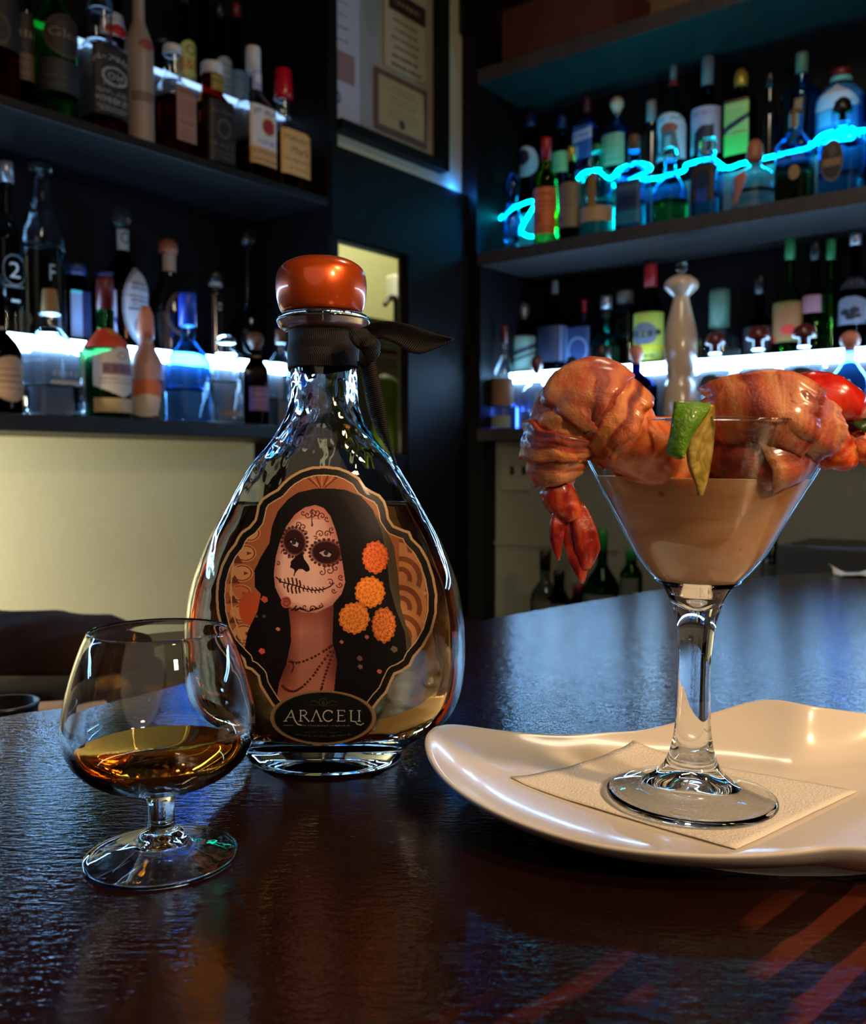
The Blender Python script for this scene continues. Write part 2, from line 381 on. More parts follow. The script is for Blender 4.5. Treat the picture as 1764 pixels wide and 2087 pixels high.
# ------------------------------------------------------------------ LED lights (they are what lights the bottles)
E_WHITE = emat('led_white', (0.32, 0.62, 1.0), 38.0)
E_CYAN = emat('led_cyan', (0.0, 0.70, 1.0), 22.0)
E_BLUE = emat('led_blue', (0.03, 0.12, 1.0), 14.0)
E_COOL = emat('led_cool', (0.35, 0.60, 1.0), 1.8)
o = ubox('led_strip_light', aL0, aP0 - .005, CL + .138, CL + .149, zLR - .028, zLR - .003, E_WHITE); tag(o, 'white LED strip light glowing along the step of the left lower shelf', 'light strip')
o = ubox('led_strip_light', CR + .138, CR + .149, bR0, bR1 - .02, zRLR - .031, zRLR - .003, E_WHITE); tag(o, 'white LED strip light glowing along the step of the right lower shelf', 'light strip')
o = ubox('led_strip_light', aL0, aL(606, .145), CL + .140, CL + .149, zLUR - .012, zLUR - .003, E_COOL); tag(o, 'cool LED strip light behind the whiskey bottles of the left upper shelf', 'light strip')
# draped cyan rope light on the right upper shelf
pts = []
for px, py, off in ((1008, 455, .12), (1045, 425, .10), (1090, 412, .10), (1062, 470, .10), (1100, 478, .11), (1150, 420, .12), (1182, 358, .125), (1215, 350, .12), (1245, 362, .13), (1262, 345, .125), (1300, 333, .13), (1325, 345, .125), (1262, 378, .12), (1300, 366, .13),
                    (1345, 362, .12), (1392, 348, .13), (1400, 335, .12), (1450, 325, .13), (1480, 342, .12), (1512, 333, .13), (1560, 322, .12), (1620, 308, .13), (1650, 300, .12), (1672, 278, .12), (1700, 268, .13), (1735, 262, .12), (1740, 280, .13), (1690, 286, .12), (1670, 292, .13), (1720, 272, .12), (1790, 262, .13)):
    pts.append(wr(px, py, off))
o = tube('led_rope_light', spline(pts, 7), 0.0042, E_CYAN, seg=8); tag(o, 'cyan LED rope light looping between the bottles of the right upper shelf', 'light strip')
for k, (px, py) in enumerate(((990, 440), (985, 465))):
    pass
p = wr(993, 462, .10); o = lathe('led_puck_light', [(0.001, 0), (0.016, 0.001), (0.019, 0.006), (0.012, 0.014), (0.001, 0.016)], E_BLUE, seg=20); o.location = (p.x, p.y, zRU1)
tag(o, 'small blue LED puck light in the left corner of the right upper shelf', 'light')
p = wr(1048, 850, .12); o = lathe('led_puck_light', [(0.001, 0), (0.010, 0.001), (0.010, 0.060), (0.006, 0.066), (0.001, 0.066)], E_BLUE, seg=20); o.location = (p.x, p.y, zRL1)
tag(o, 'deep blue LED light between the bottles at the left end of the right lower shelf', 'light')

# ------------------------------------------------------------------ bar counter
edge = [(-700, 1640), (-350, 1545), (0, 1462), (140, 1441), (330, 1405), (520, 1362), (700, 1322), (850, 1291), (960, 1268), (1100, 1243), (1240, 1219), (1400, 1193), (1560, 1175), (1764, 1163), (1980, 1158)]
E = [atZ(x, y) for x, y in edge]
E = [Vector((p.x, p.y, 0)) for p in E]
E = spline(E, 4)
top = [(p.x, p.y) for p in E] + [(1.6, 1.0), (1.4, -0.1), (-0.9, -0.1)]
bt = bpy.data.materials.new('varnished_bar_wood'); bt.use_nodes = True; nt = bt.node_tree; b = nt.nodes['Principled BSDF']
def nd(k, **kw):
    n = nt.nodes.new(k)
    for a_, v_ in kw.items(): n.inputs[a_].default_value = v_
    return n
tc = nd('ShaderNodeTexCoord')
# diagonal stripes of reddish light and shadow, painted into the wood colour
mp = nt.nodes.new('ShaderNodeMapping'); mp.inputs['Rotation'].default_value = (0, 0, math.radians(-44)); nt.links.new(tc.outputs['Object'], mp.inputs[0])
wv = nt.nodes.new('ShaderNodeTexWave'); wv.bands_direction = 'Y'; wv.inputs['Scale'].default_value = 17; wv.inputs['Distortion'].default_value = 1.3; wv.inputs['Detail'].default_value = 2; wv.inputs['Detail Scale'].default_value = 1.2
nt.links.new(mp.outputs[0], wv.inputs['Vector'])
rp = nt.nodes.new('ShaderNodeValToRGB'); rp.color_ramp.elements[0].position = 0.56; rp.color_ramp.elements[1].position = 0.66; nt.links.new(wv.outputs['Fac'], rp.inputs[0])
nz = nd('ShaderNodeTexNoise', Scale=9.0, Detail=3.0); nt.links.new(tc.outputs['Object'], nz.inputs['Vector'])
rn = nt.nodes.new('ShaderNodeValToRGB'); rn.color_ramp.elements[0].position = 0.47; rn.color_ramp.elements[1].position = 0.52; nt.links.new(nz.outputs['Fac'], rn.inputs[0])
# position mask keeping the painted light stripes to the near right of the bar
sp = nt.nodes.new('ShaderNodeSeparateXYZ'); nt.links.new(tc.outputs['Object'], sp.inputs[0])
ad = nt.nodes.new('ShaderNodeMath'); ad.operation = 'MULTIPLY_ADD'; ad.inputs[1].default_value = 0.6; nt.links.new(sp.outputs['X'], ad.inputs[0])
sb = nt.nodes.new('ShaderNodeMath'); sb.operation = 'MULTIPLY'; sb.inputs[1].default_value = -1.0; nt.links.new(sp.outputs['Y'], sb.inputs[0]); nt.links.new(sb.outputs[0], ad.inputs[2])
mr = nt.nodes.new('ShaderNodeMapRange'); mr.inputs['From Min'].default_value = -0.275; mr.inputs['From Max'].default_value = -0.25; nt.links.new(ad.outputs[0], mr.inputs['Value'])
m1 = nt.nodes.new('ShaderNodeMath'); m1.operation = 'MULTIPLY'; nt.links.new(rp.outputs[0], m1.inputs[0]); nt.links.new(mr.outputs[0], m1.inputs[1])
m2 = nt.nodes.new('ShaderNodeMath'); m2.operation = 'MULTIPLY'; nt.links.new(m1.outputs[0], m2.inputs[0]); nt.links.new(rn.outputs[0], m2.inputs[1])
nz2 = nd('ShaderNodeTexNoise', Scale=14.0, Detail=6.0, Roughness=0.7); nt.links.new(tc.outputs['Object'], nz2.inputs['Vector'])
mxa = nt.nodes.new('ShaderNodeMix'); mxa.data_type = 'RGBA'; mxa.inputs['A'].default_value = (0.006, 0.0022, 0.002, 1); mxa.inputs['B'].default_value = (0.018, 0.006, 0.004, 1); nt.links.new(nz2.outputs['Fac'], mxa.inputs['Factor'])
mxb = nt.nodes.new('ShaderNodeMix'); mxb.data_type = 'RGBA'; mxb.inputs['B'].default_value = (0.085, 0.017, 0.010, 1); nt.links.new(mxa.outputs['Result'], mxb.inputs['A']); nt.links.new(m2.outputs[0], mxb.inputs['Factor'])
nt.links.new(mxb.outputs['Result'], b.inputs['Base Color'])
nr = nd('ShaderNodeTexNoise', Scale=30.0, Detail=4.0); nt.links.new(tc.outputs['Object'], nr.inputs['Vector'])
mrr = nt.nodes.new('ShaderNodeMapRange'); mrr.inputs['To Min'].default_value = 0.07; mrr.inputs['To Max'].default_value = 0.17; nt.links.new(nr.outputs['Fac'], mrr.inputs['Value']); nt.links.new(mrr.outputs[0], b.inputs['Roughness'])
mp2 = nt.nodes.new('ShaderNodeMapping'); mp2.inputs['Scale'].default_value = (120, 290, 1); mp2.inputs['Rotation'].default_value = (0, 0, math.radians(8)); nt.links.new(tc.outputs['Object'], mp2.inputs[0])
nb = nd('ShaderNodeTexNoise', Scale=1.0, Detail=3.0, Roughness=0.6); nt.links.new(mp2.outputs[0], nb.inputs['Vector'])
bp = nt.nodes.new('ShaderNodeBump'); bp.inputs['Strength'].default_value = 0.9; bp.inputs['Distance'].default_value = 0.0005; nt.links.new(nb.outputs['Fac'], bp.inputs['Height']); nt.links.new(bp.outputs[0], b.inputs['Normal'])
b.inputs['Specular IOR Level'].default_value = 0.42
t = empty('bar_counter', (0, 0.4, 0), 0, 'dark varnished wooden bar counter with curved far edge in the foreground', 'bar counter')
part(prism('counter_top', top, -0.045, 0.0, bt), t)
inn = [(p[0] * 0.93, p[1] - 0.06) for p in top[:-3]] + [(1.5, 0.95), (1.3, 0.2), (-0.8, 0.2)]
part(prism('counter_base', inn, -1.07, -0.0455, M_BLACK), t)

# lower work counters behind the bar
M_STEEL = pmat('dull_steel', (70, 66, 62), 0.35, metal=0.8)
o = ubox('back_counter', -1.3, aL(829), CL - 0.30, CL + DEP - 0.001, wl(0, 1330, DEP).z - 0.04, wl(0, 1330, DEP).z, pmat('brown_counter', (44, 30, 24), 0.4, bump=.1)); tag(o, 'dark brown work counter under the left back-bar shelves', 'counter')
zS = -0.30
o = ubox('speed_rail', CR - 0.34, CR + 0.055, -1.3, CL - 0.31, zS - .04, zS, M_STEEL); tag(o, 'low dark work shelf along the right back-bar wall', 'counter')

# ------------------------------------------------------------------ room seen through the pass-through
COLR = pmat('yellow_green_paint', (188, 188, 138), 0.6)
ubox('wall_pantry', 0.9, 3.6, CL + 1.45, CL + 1.5, -1.07, 1.9, COLR)['kind'] = 'structure'
ubox('wall_pantry_side', 3.55, 3.6, CL + 0.06, CL + 1.45, -1.07, 1.9, COLR)['kind'] = 'structure'
pc = wl(770, 540, 0.9)
light('pantry_lamp', 'AREA', pc + Vector((0.05, 0.0, 0.75)), wl(760, 640, 1.4), 16.0, (1.0, 0.95, 0.74), 0.3)
def thru(px, py, off): return wl(px, py, off)
# counter in the pantry
o = ubox('pantry_counter', aL(640, 1.0), aL(860, 1.0), CL + 0.95, CL + 1.44, -1.07, wl(740, 650, 1.0).z, pmat('dark_laminate', (38, 36, 30), .5)); tag(o, 'dark counter in the room behind the pass-through opening', 'counter')
z_ = wl(740, 650, 1.0).z
p = thru(812, 600, 1.15); o = box('towel_dispenser', (p.x, p.y, wl(812, 588, 1.15).z), (.10, .07, .11), pmat('cream_plastic', (215, 215, 190), .4), bev=.012, rz=A)
o.parent = None; tag(o, 'cream wall dispenser seen through the pass-through opening', 'dispenser')
p = thru(806, 640, 1.02)
o = tube('faucet', spline([(p.x, p.y, z_), (p.x, p.y, wl(806, 615, 1.02).z), thru(800, 606, 1.02), thru(790, 612, 1.02), thru(784, 622, 1.02)], 6), 0.011, pmat('black_metal', (16, 16, 14), .3), seg=10); tag(o, 'black curved faucet on the counter behind the pass-through', 'faucet')
o = ubox('pantry_ledge', aL(766, .5), aL(834, .5), CL + .45, CL + .5, wl(800, 752, .5).z, wl(800, 738, .5).z, pmat('speckled_white', (150, 150, 130), .5, var=.5, bscale=90)); tag(o, 'pale speckled ledge low in the pass-through opening', 'ledge')
o = ubox('pantry_shelf', aL(740, .3), aL(845, .3), CL + .22, CL + .60, oz0 - 0.02, oz0, M_BLACK); tag(o, 'black shelf board at the foot of the pass-through opening', 'shelf')
o = ubox('pantry_cloth', aL(775, .44), aL(812, .44), CL + .43, CL + .445, wl(790, 722, .44).z, wl(790, 714, .44).z, pmat('red_cloth', (120, 20, 24), .7)); tag(o, 'thin red strip above the speckled ledge in the pass-through', 'strip')
M_GB = pmat('lime_rubber', (120, 150, 20), .5)
for px, py, r_, mat_, nm, lb, ct in ((783, 792, 30, M_GB, 'lime_green_bottle', 'lime green rounded squeeze container in the pass-through opening', 'container'), (817, 808, 22, pmat('cream_plastic', (215, 215, 190)), 'cream_jug', 'rounded cream container beside the lime green one', 'container')):
    p = thru(px, py, .35); R_ = r_ * p.y / F; zb = oz0
    hh = p.z + R_ - zb
    o = lathe(nm, smooth_prof([(R_ * .7, 0), (R_ * .85, hh * .1), (R_ * .8, hh * .5), (R_, hh - R_), (R_ * .75, hh - R_ * .35), (.002, hh)], 5), mat_, seg=24); o.location = (p.x, p.y, zb); tag(o, lb, ct)

# ------------------------------------------------------------------ framed menu board on the partition
t = empty('framed_notice_board', wl(790, 260, 0.01), 0, 'black framed board with pinned licences and notices on the partition wall', 'notice board')
T0 = t.location.copy()
zf0 = wl(683, 262, .0).z; zf1 = zf0 + 0.62; fa0 = aL(640); fa1 = aL(907)
fw = aL(907) - aL(890)
def fbox(nm, a0, a1, z0, z1, b0, b1, m): return part(ubox(nm, a0, a1, b0, b1, z0, z1, m), t)
fbox('frame_rail', aP1 + .001, fa1, zf0, zf0 + .024, CL - .014, CL + .019, M_BLACK)
fbox('frame_stile', fa1 - fw, fa1, zf0 + .024, zf1 - .0241, CL - .014, CL + .019, M_BLACK)
fbox('frame_rail', aP1 + .001, fa1, zf1 - .024, zf1, CL - .014, CL + .019, M_BLACK)
def sheet(nm, a0, a1, z0, z1, b, bg, draw, par, step=None):
    c = Canvas(0, 1, 0, (z1 - z0) / (a1 - a0), step or 1 / 60, bg); draw(c)
    def fn(u, v):
        P = np.zeros(u.shape + (3,)); a = a0 + (a1 - a0) * u; z = z1 + (z0 - z1) * v
        P[..., 0] = U.x * a + N.x * b - par.location.x; P[..., 1] = U.y * a + N.y * b - par.location.y; P[..., 2] = z - par.location.z
        return P
    return c.mesh(nm, fn, M_LABEL, par, thick=0.0008)
def dboard(c):
    c.put(c.X > .42, (142, 128, 104)); c.put(c.ell(.36, .6, .1, .3) < 1, (100, 108, 96), .35)
sheet('backing_sheet', aP1 + .001, fa1 - fw, zf0 + .024, zf1 - .024, CL + .012, (132, 130, 132), dboard, t)
def lines(cols, n, x0, x1, y0, y1, col, h=.02):
    def d(c):
        Hh = c.y1
        for i in range(n):
            y = (y0 + (y1 - y0) * i / max(1, n - 1)) * Hh; wd = (x1 - x0) * (0.55 + 0.45 * random.random())
            xm = (x0 + x1) / 2
            x = xm - wd / 2
            while x < xm + wd / 2:
                l = random.uniform(.03, .09); c.put((abs(c.Y - y) < h * Hh / 2) & (c.X > x) & (c.X < x + l), col); x += l + .02
    return d
def za(px, py): q = wl(px, py, .0); return q.dot(U), q.z
a0_, zt_ = za(783, 0); 
def dmenu(c):
    lines(None, 6, .08, .92, .52, .95, (70, 48, 34), .028)(c)
    c.put((c.Y < .44 * c.y1) & (c.Y > .24 * c.y1) & (c.X > .1), (40, 26, 22)); c.put((abs(c.Y - .34 * c.y1) < .03) & (c.X > .25) & (c.X < .85) & (np.sin(c.X * 60) > -.2), (130, 110, 90))
sheet('notice_sheet', za(788, 100)[0], za(872, 100)[0], za(830, 150)[1], za(830, -60)[1], CL + .008, (160, 142, 112), dmenu, t)
def dcert(c):
    c.put((c.X < .07) | (c.X > .93) | (c.Y < .07) | (c.Y > c.y1 - .07), (88, 60, 56)); lines(None, 9, .18, .86, .2, .7, (110, 88, 60), .02)(c)
    c.put(c.ell(.5, .78 * c.y1, .06, .06) < 1, (60, 48, 40))
sheet('licence_sheet', za(768, 200)[0], za(874, 250)[0], za(770, 258)[1], za(770, 134)[1], CL + .006, (150, 132, 92), dcert, t)
def dleft(c):
    lines(None, 4, .05, .6, .12, .4, (70, 66, 80), .012)(c)
    c.put((c.Y > .48 * c.y1) & (c.Y < .70 * c.y1) & (c.X < .8), (128, 100, 100)); c.put(c.ell(.02, .83 * c.y1, .22, .2) < 1, (70, 66, 90)); c.put(c.ell(.02, .83 * c.y1, .15, .13) < 1, (150, 150, 165))
sheet('letter_sheet', aP1 + .002, za(738, 100)[0], za(690, 242)[1], za(690, -40)[1], CL + .009, (158, 158, 172), dleft, t)

# small things on the tan upper wall
o = ubox('wooden_crate', CR + .02, CR + .22, bR(1235), bR(1012), zRT1, zRT1 + .14, pmat('red_brown_wood', (72, 28, 20), .6, bump=.3, var=.3)); tag(o, 'red brown wooden crate on the top board at the upper right', 'crate')
# outlet plate and hook on the lower right wall
t = empty('power_outlet', wr(1052, 962, .06), 0, 'pale double power outlet plate on the lower right wall', 'outlet')
def rbox(nm, par, px0, px1, py0, py1, off, th, mat, bev=0.0):
    b0, b1 = bR(px1, off), bR(px0, off); z1, z0 = wr((px0 + px1) / 2, py0, off).z, wr((px0 + px1) / 2, py1, off).z
    o = ubox(nm, CR + off - th, CR + off, b0, b1, z0, z1, mat, None, bev)
    return part(o, par) if par else o
rbox('cover_plate', t, 1022, 1082, 925, 1000, .0599, .006, pmat('outlet_plate', (132, 130, 112), .5), .002)
rbox('socket', t, 1040, 1047, 950, 968, .0535, .002, M_BLACK)
rbox('socket', t, 1064, 1071, 950, 968, .0535, .002, M_BLACK)

# ================================================================== BOTTLES
G = {
 'clear': gmat('clear_bottle_glass', (.96, .985, 1.0), .02, 1.45, .25, 45), 'blue': gmat('blue_tinted_glass', (.50, .76, 1.0), .03, 1.45, .3, 45), 'dark': gmat('dark_brown_glass', (.10, .06, .04)),
 'green': gmat('green_bottle_glass', (.22, .72, .32)), 'dgreen': gmat('dark_green_glass', (.10, .26, .12)), 'red': gmat('red_liquor_glass', (.55, .05, .06)),
 'amber': gmat('amber_liquor', (.55, .16, .04)), 'orange': gmat('orange_liquor', (1.0, .25, .08)), 'navy': gmat('navy_glass', (.03, .06, .22)), 'teal': gmat('teal_glass', (.45, .9, .85), .03, 1.45, .3, 45),
 'smoke': gmat('smoky_glass', (.62, .66, .66), .02, 1.45, .2, 40), 'yellow': gmat('yellow_green_liquor', (.65, .75, .2)), 'brown': gmat('brown_liquor', (.40, .22, .12)),
}
S = {
 'black': pmat('black_cap', (14, 14, 16), .35), 'white': pmat('white_cap', (205, 208, 214), .4), 'red': pmat('red_cap', (170, 22, 26), .4), 'wax': pmat('red_wax', (190, 10, 38), .25, coat=.6),
 'wood': pmat('wooden_stopper', (150, 92, 64), .5, var=.2), 'peach': pmat('peach_wood_stopper', (205, 128, 104), .5), 'maroon': pmat('maroon_stopper', (92, 24, 26), .35, coat=.4), 'blue': pmat('blue_foil', (30, 70, 200), .35),
 'silver': pmat('silver_cap', (170, 172, 176), .28, metal=.7), 'gold': pmat('gold_cap', (190, 160, 60), .35, metal=.5), 'cork': pmat('cork', (150, 116, 70), .8, bump=.3, bscale=200), 'brown': pmat('brown_cap', (96, 62, 42), .5),
 'navy': pmat('navy_cap', (20, 30, 80), .4), 'pgreen': pmat('pale_green_foil', (90, 130, 110), .4), 'green': pmat('green_cap', (30, 120, 60), .4), 'grey': pmat('grey_cap', (120, 122, 126), .45), 'darkred': pmat('dark_red_foil', (96, 20, 28), .4),
 'ceramic': pmat('cream_ceramic', (214, 186, 160), .18, coat=.6), 'cream': pmat('cream_ceramic_matt', (170, 140, 125), .45), 'pink': pmat('pinkish_ceramic', (176, 130, 122), .4), 'glass': G['clear'],
}
G['cream'] = pmat('cream_coated_bottle', (150, 132, 122), .4); G['ceramic'] = S['ceramic']; G['pink'] = S['pink']; G['black'] = pmat('black_opaque_bottle', (12, 12, 14), .15, coat=.5)
LROT = math.asin(math.cos(A)); RROT = -A
ZT = {'L1': zLU1, 'L0': zLL1, 'R1': zRU1, 'R0': zRL1}
WALLS = {'L1': ('L', zLU1, .075, zLUR), 'L0': ('L', zLL1, .075, zLR), 'R1': ('R', zRU1, .070, zRUR), 'R0': ('R', zRL1, .075, zRLR)}
GRP = {'L1f': 'front row of bottles on the left upper shelf', 'L1b': 'back row of bottles on the left upper shelf', 'L0f': 'front row of bottles on the left lower shelf', 'L0b': 'back row of bottles on the left lower shelf',
       'R1f': 'front row of bottles on the right upper shelf', 'R1b': 'back row of bottles on the right upper shelf', 'R0f': 'front row of bottles on the right lower shelf', 'R0b': 'back row of bottles on the right lower shelf'}
def cap_build(kind, matk, z0, z1, hw, par):
    h = z1 - z0; m = S[matk]
    if kind == 'cyl': pr = [(hw, z0), (hw, z0 + h * .9), (hw * .92, z1)]
    elif kind == 'ball': pr = [(hw * .55, z0), (hw * .6, z0 + h * .12)] + [(hw * math.sin(a), z0 + h * .55 - h * .45 * math.cos(a)) for a in np.linspace(.65, PI - .05, 10)]
    elif kind == 'mush': pr = [(hw * .42, z0), (hw * .42, z0 + h * .38), (hw * .98, z0 + h * .42), (hw, z0 + h * .6), (hw * .8, z0 + h * .85), (hw * .35, z1 - h * .02), (.001, z1)]
    elif kind == 'taper': pr = [(hw, z0), (hw, z0 + h * .2), (hw * .85, z1 - h * .03), (hw * .8, z1)]
    elif kind == 'dome': pr = [(hw * .9, z0), (hw, z0 + h * .25), (hw * .9, z0 + h * .7), (hw * .5, z1 - h * .05), (.001, z1)]
    return lathe('stopper' if kind in ('ball', 'mush') else 'cap', pr, m, par, seg=20)
def label_canvas(Wm, Hm, bg, items):
    c = Canvas(0, 1, 0, 1, 1, bg); asp = Hm / Wm
    c.w = 46; c.h = max(8, min(90, int(46 * asp)))
    c.X, c.Y = np.meshgrid((np.arange(c.w) + .5) / c.w, (np.arange(c.h) + .5) / c.h); c.C = np.zeros((c.h, c.w, 3)); c.C[:] = bg; c.A = np.ones((c.h, c.w), bool)
    for it in items:
        k = it[0]
        if k == 't': c.text(it[1], it[5] if len(it) > 5 else .5, it[2], it[3], it[4], w=it[6] if len(it) > 6 else .8, arc=it[7] if len(it) > 7 else 0)
        elif k == 'q':   # unreadable word: a row of small marks
            wd_ = it[6] if len(it) > 6 else .7; x_ = (it[5] if len(it) > 5 else .5) - wd_ / 2; n_q = len(it[1])
            for i in range(n_q): c.put((abs(c.Y - it[2]) < it[3] * .4) & (abs(c.X - x_ - wd_ * (i + .5) / n_q) < wd_ / n_q * .30) & (rng.random(c.X.shape) < .85), it[4])
        elif k == 'r': c.put((c.X > it[1]) & (c.X < it[3]) & (c.Y > it[2]) & (c.Y < it[4]), it[5])
        elif k == 'e': c.put(c.ell(it[1], it[2], it[3], it[4]) < 1, it[5])
        elif k == 'ring':
            d = c.ell(it[1], it[2], it[3], it[4]); c.put((d < 1) & (d > it[6]), it[5])
        elif k == 'p': c.put(c.poly(it[1]), it[2])
        elif k == 'l': 
            n = it[1]
            for i in range(n):
                y = it[2] + (it[3] - it[2]) * i / max(1, n - 1); wd = random.uniform(.25, .42); c.put((abs(c.Y - y) < .014) & (abs(c.X - .5) < wd) & (rng.random(c.X.shape) < .8), it[4])
        elif k == 'oval': c.A &= c.ell(.5, .5, .5, .5) < 1
        elif k == 'hex': c.A &= c.poly([(.5, 0), (1, .22), (1, .78), (.5, 1), (0, .78), (0, .22)])
        elif k == 'arch': c.A &= (c.Y > .35) | (c.ell(.5, .35, .5, .35) < 1)
        elif k == 'clear': c.A &= ~((c.X > it[1]) & (c.X < it[3]) & (c.Y > it[2]) & (c.Y < it[4]))
        elif k == 'only':   # keep only printed cells (printing straight on the glass)
            c.A &= np.abs(c.C - np.array(bg)).sum(-1) > 12
    return c
def bottle(name, label, row, px, w, ytop, ycap, yneck, ysh, nhw, glass='clear', cap=('cyl', 'black', None), sq=0, liq=None, labels=(), facing=0.0, cat='bottle', off=None, waist=None, side=None, zbase=None, foot=1.0, shape=None):
    key, tier = row[:2], row[2]
    wallk, z0, fo, zr = WALLS[key]
    if zbase is not None: z0 = zbase
    elif tier == 'b': z0 = zr
    o_ = off if off is not None else (fo if tier == 'f' else .215)
    fn = wl if wallk == 'L' else wr
    base = fn(px, 949, o_); D = base.y
    def Z(y): return H + D * ray(px, y).z / ray(px, y).y - z0
    r = w / 2 * D / F / math.cos(0.0) * math.hypot(1, 0) ; nr_ = nhw * D / F
    if sq: r *= 0.86
    root = empty(name, (base.x, base.y, z0), (LROT if wallk == 'L' else RROT) + math.radians(facing), label, cat, GRP.get(row))
    hc, hn, hs = Z(ycap), Z(yneck), Z(ysh)
    n = 5.0 if sq else 2.0
    if shape: prof = [(a * r, b * hc, 2.0) for a, b in shape]; prof = smooth_prof(prof, 4)
    else:
        key_pts = [(r * .90 * foot, 0.0, n), (r * .99 * foot, .004, n), (r * (foot * .7 + .3), hs * .15, n)]
        if waist: key_pts.append((r * waist, hs * .5, n))
        else: key_pts.append((r, hs * .5, n))
        key_pts += [(r, hs * .92, n), (r * .97, hs, n), (r * .80, hs + (hn - hs) * .35, (n + 2) / 2), (nr_ + (r - nr_) * .28, hs + (hn - hs) * .72, 2.0), (nr_ * 1.03, hn, 2.0), (nr_, (hn + hc) / 2, 2.0), (nr_, hc, 2.0)]
        prof = smooth_prof(key_pts, 4)
        prof = [(max(.001, p[0]), max(0, p[1]), p[2]) for p in prof]
    seg = 40 if sq else 28
    gm = G[glass]
    if glass in ('clear', 'blue', 'teal', 'green', 'smoke', 'amber', 'red', 'yellow', 'navy') and nr_ > .004:
        fill = max(.008, Z(liq[1])) if liq else hs * (.25 + .35 * random.random())
        inn_ = [(max(.0025, p[0] - (.0024 if p[0] > nr_ * 1.4 else .0016)), p[1], p[2]) for p in prof if p[1] > fill][::-1]
        if inn_: inn_.append((inn_[-1][0], fill, inn_[-1][2]))
        outp = prof + inn_
    else: outp = prof
    if liq: lathe('glass_body', outp, gm, root, seg=seg, mats=[gm, G[liq[0]]], split=Z(liq[1]))
    else: lathe('glass_body', outp, gm, root, seg=seg)
    if cap and abs(ytop - ycap) > 1: cap_build(cap[0], cap[1], hc - .0005, Z(ytop), (cap[2] if cap[2] else nhw + 2) * D / F, root)
    def rad_at(z):
        zs = [p[1] for p in prof]
        return float(np.interp(z, zs, [p[0] for p in prof])), float(np.interp(z, zs, [p[2] for p in prof]))
    for lb in labels:
        y0, y1, frac, bg, items = lb[:5]
        za_, zb_ = Z(y0), Z(y1); za_ = min(za_, hc); zb_ = max(zb_, .003)
        ang = (0.80 if sq else 1.25) * frac; yaw = math.radians(lb[5]) if len(lb) > 5 else 0.0
        rm, _ = rad_at((za_ + zb_) / 2)
        cv = label_canvas(2 * rm * (1 if sq else 1.2) * frac, za_ - zb_, bg, items)
        def fpos(u, v):
            P = np.zeros(u.shape + (3,)); tt = (u * 2 - 1)
            ph = np.arctan(tt * math.tan(ang)) if sq else tt * ang
            z = za_ + (zb_ - za_) * v
            zs = [p[1] for p in prof]; R_ = np.interp(z, zs, [p[0] for p in prof]); E_ = np.interp(z, zs, [p[2] for p in prof])
            a_ = ph - PI / 2 + yaw
            s_ = (np.abs(np.cos(a_)) ** E_ + np.abs(np.sin(a_)) ** E_) ** (-1.0 / E_)
            rr = R_ * s_ * 1.012 + .0004
            P[..., 0] = rr * np.cos(a_); P[..., 1] = rr * np.sin(a_); P[..., 2] = z
            return P
        lab = cv.mesh('label', fpos, M_LABEL, root)
    return root

TXT = (40, 34, 34)
def B(*a, **k): return bottle('liquor_bottle', *a, **k)
# ------------------------------------------------------------------ left upper shelf, front row
B('red liquor bottle with a dark label at the far left of the upper left shelf', 'L1f', 8, 92, -150, -110, -60, -5, 15, 'red', ('cyl', 'black', None), labels=[(-5, 110, .9, (34, 20, 20), [('ring', .3, .7, .3, .3, (70, 60, 40), .8)], 0)])
B('amber bottle with a tall cream and brown label beside the red liquor bottle', 'L1f', 64, 44, -130, -90, -40, 20, 12, 'smoke', ('cyl', 'black', None), off=.09, liq=('amber', 165), labels=[(35, 170, 1.0, (110, 90, 78), [('r', 0, 0, 1, .6, (44, 30, 30)), ('q', 'PORT', .3, .15, (150, 130, 110)), ('l', 3, .7, .95, (70, 50, 40))])])
B('green glass whisky bottle with a dark oval label on the upper left shelf', 'L1f', 128, 86, -130, -80, -10, 50, 15, 'green', ('cyl', 'black', None), labels=[(42, 130, .80, (32, 24, 24), [('oval',), ('t', 'Glen', .45, .2, (120, 106, 84)), ('ring', .5, .5, .5, .5, (70, 58, 44), .9)]), (135, 200, 1.0, (22, 26, 28), [('l', 3, .3, .8, (60, 62, 66))])])
B('square bottle with a black and white label and red glow at its foot', 'L1f', 219, 98, -25, 22, 78, 108, 23, 'clear', ('cyl', 'black', None), sq=1, liq=('red', 250), labels=[(110, 246, 1.08, (10, 10, 12), [
    ('t', "JACK DANIEL'S", .15, .10, (168, 168, 172), .5, .95, .10), ('ring', .55, .42, .30, .14, (150, 150, 155), .8), ('t', 'Old', .42, .10, (165, 165, 170), .55, .34), ('t', 'No.7', .53, .07, (150, 150, 150), .5, .4),
    ('t', 'TENNESSEE', .66, .06, (140, 140, 144), .5, .8), ('t', 'WHISKEY', .78, .09, (150, 150, 154), .5, .85), ('l', 2, .89, .94, (110, 110, 114)), ('r', 0, 0, .03, 1, (60, 60, 62)), ('r', .97, 0, 1, 1, (60, 60, 62))])])
B('tall cream coloured slim bottle with a faint label beside the square black label bottle', 'L1f', 296, 56, -60, -10, 45, 92, 12, 'cream', ('cyl', 'white', None), labels=[(88, 110, .5, (140, 60, 60), [('oval',)]), (195, 215, .9, (110, 92, 84), [('l', 2, .3, .7, (80, 60, 54))])])
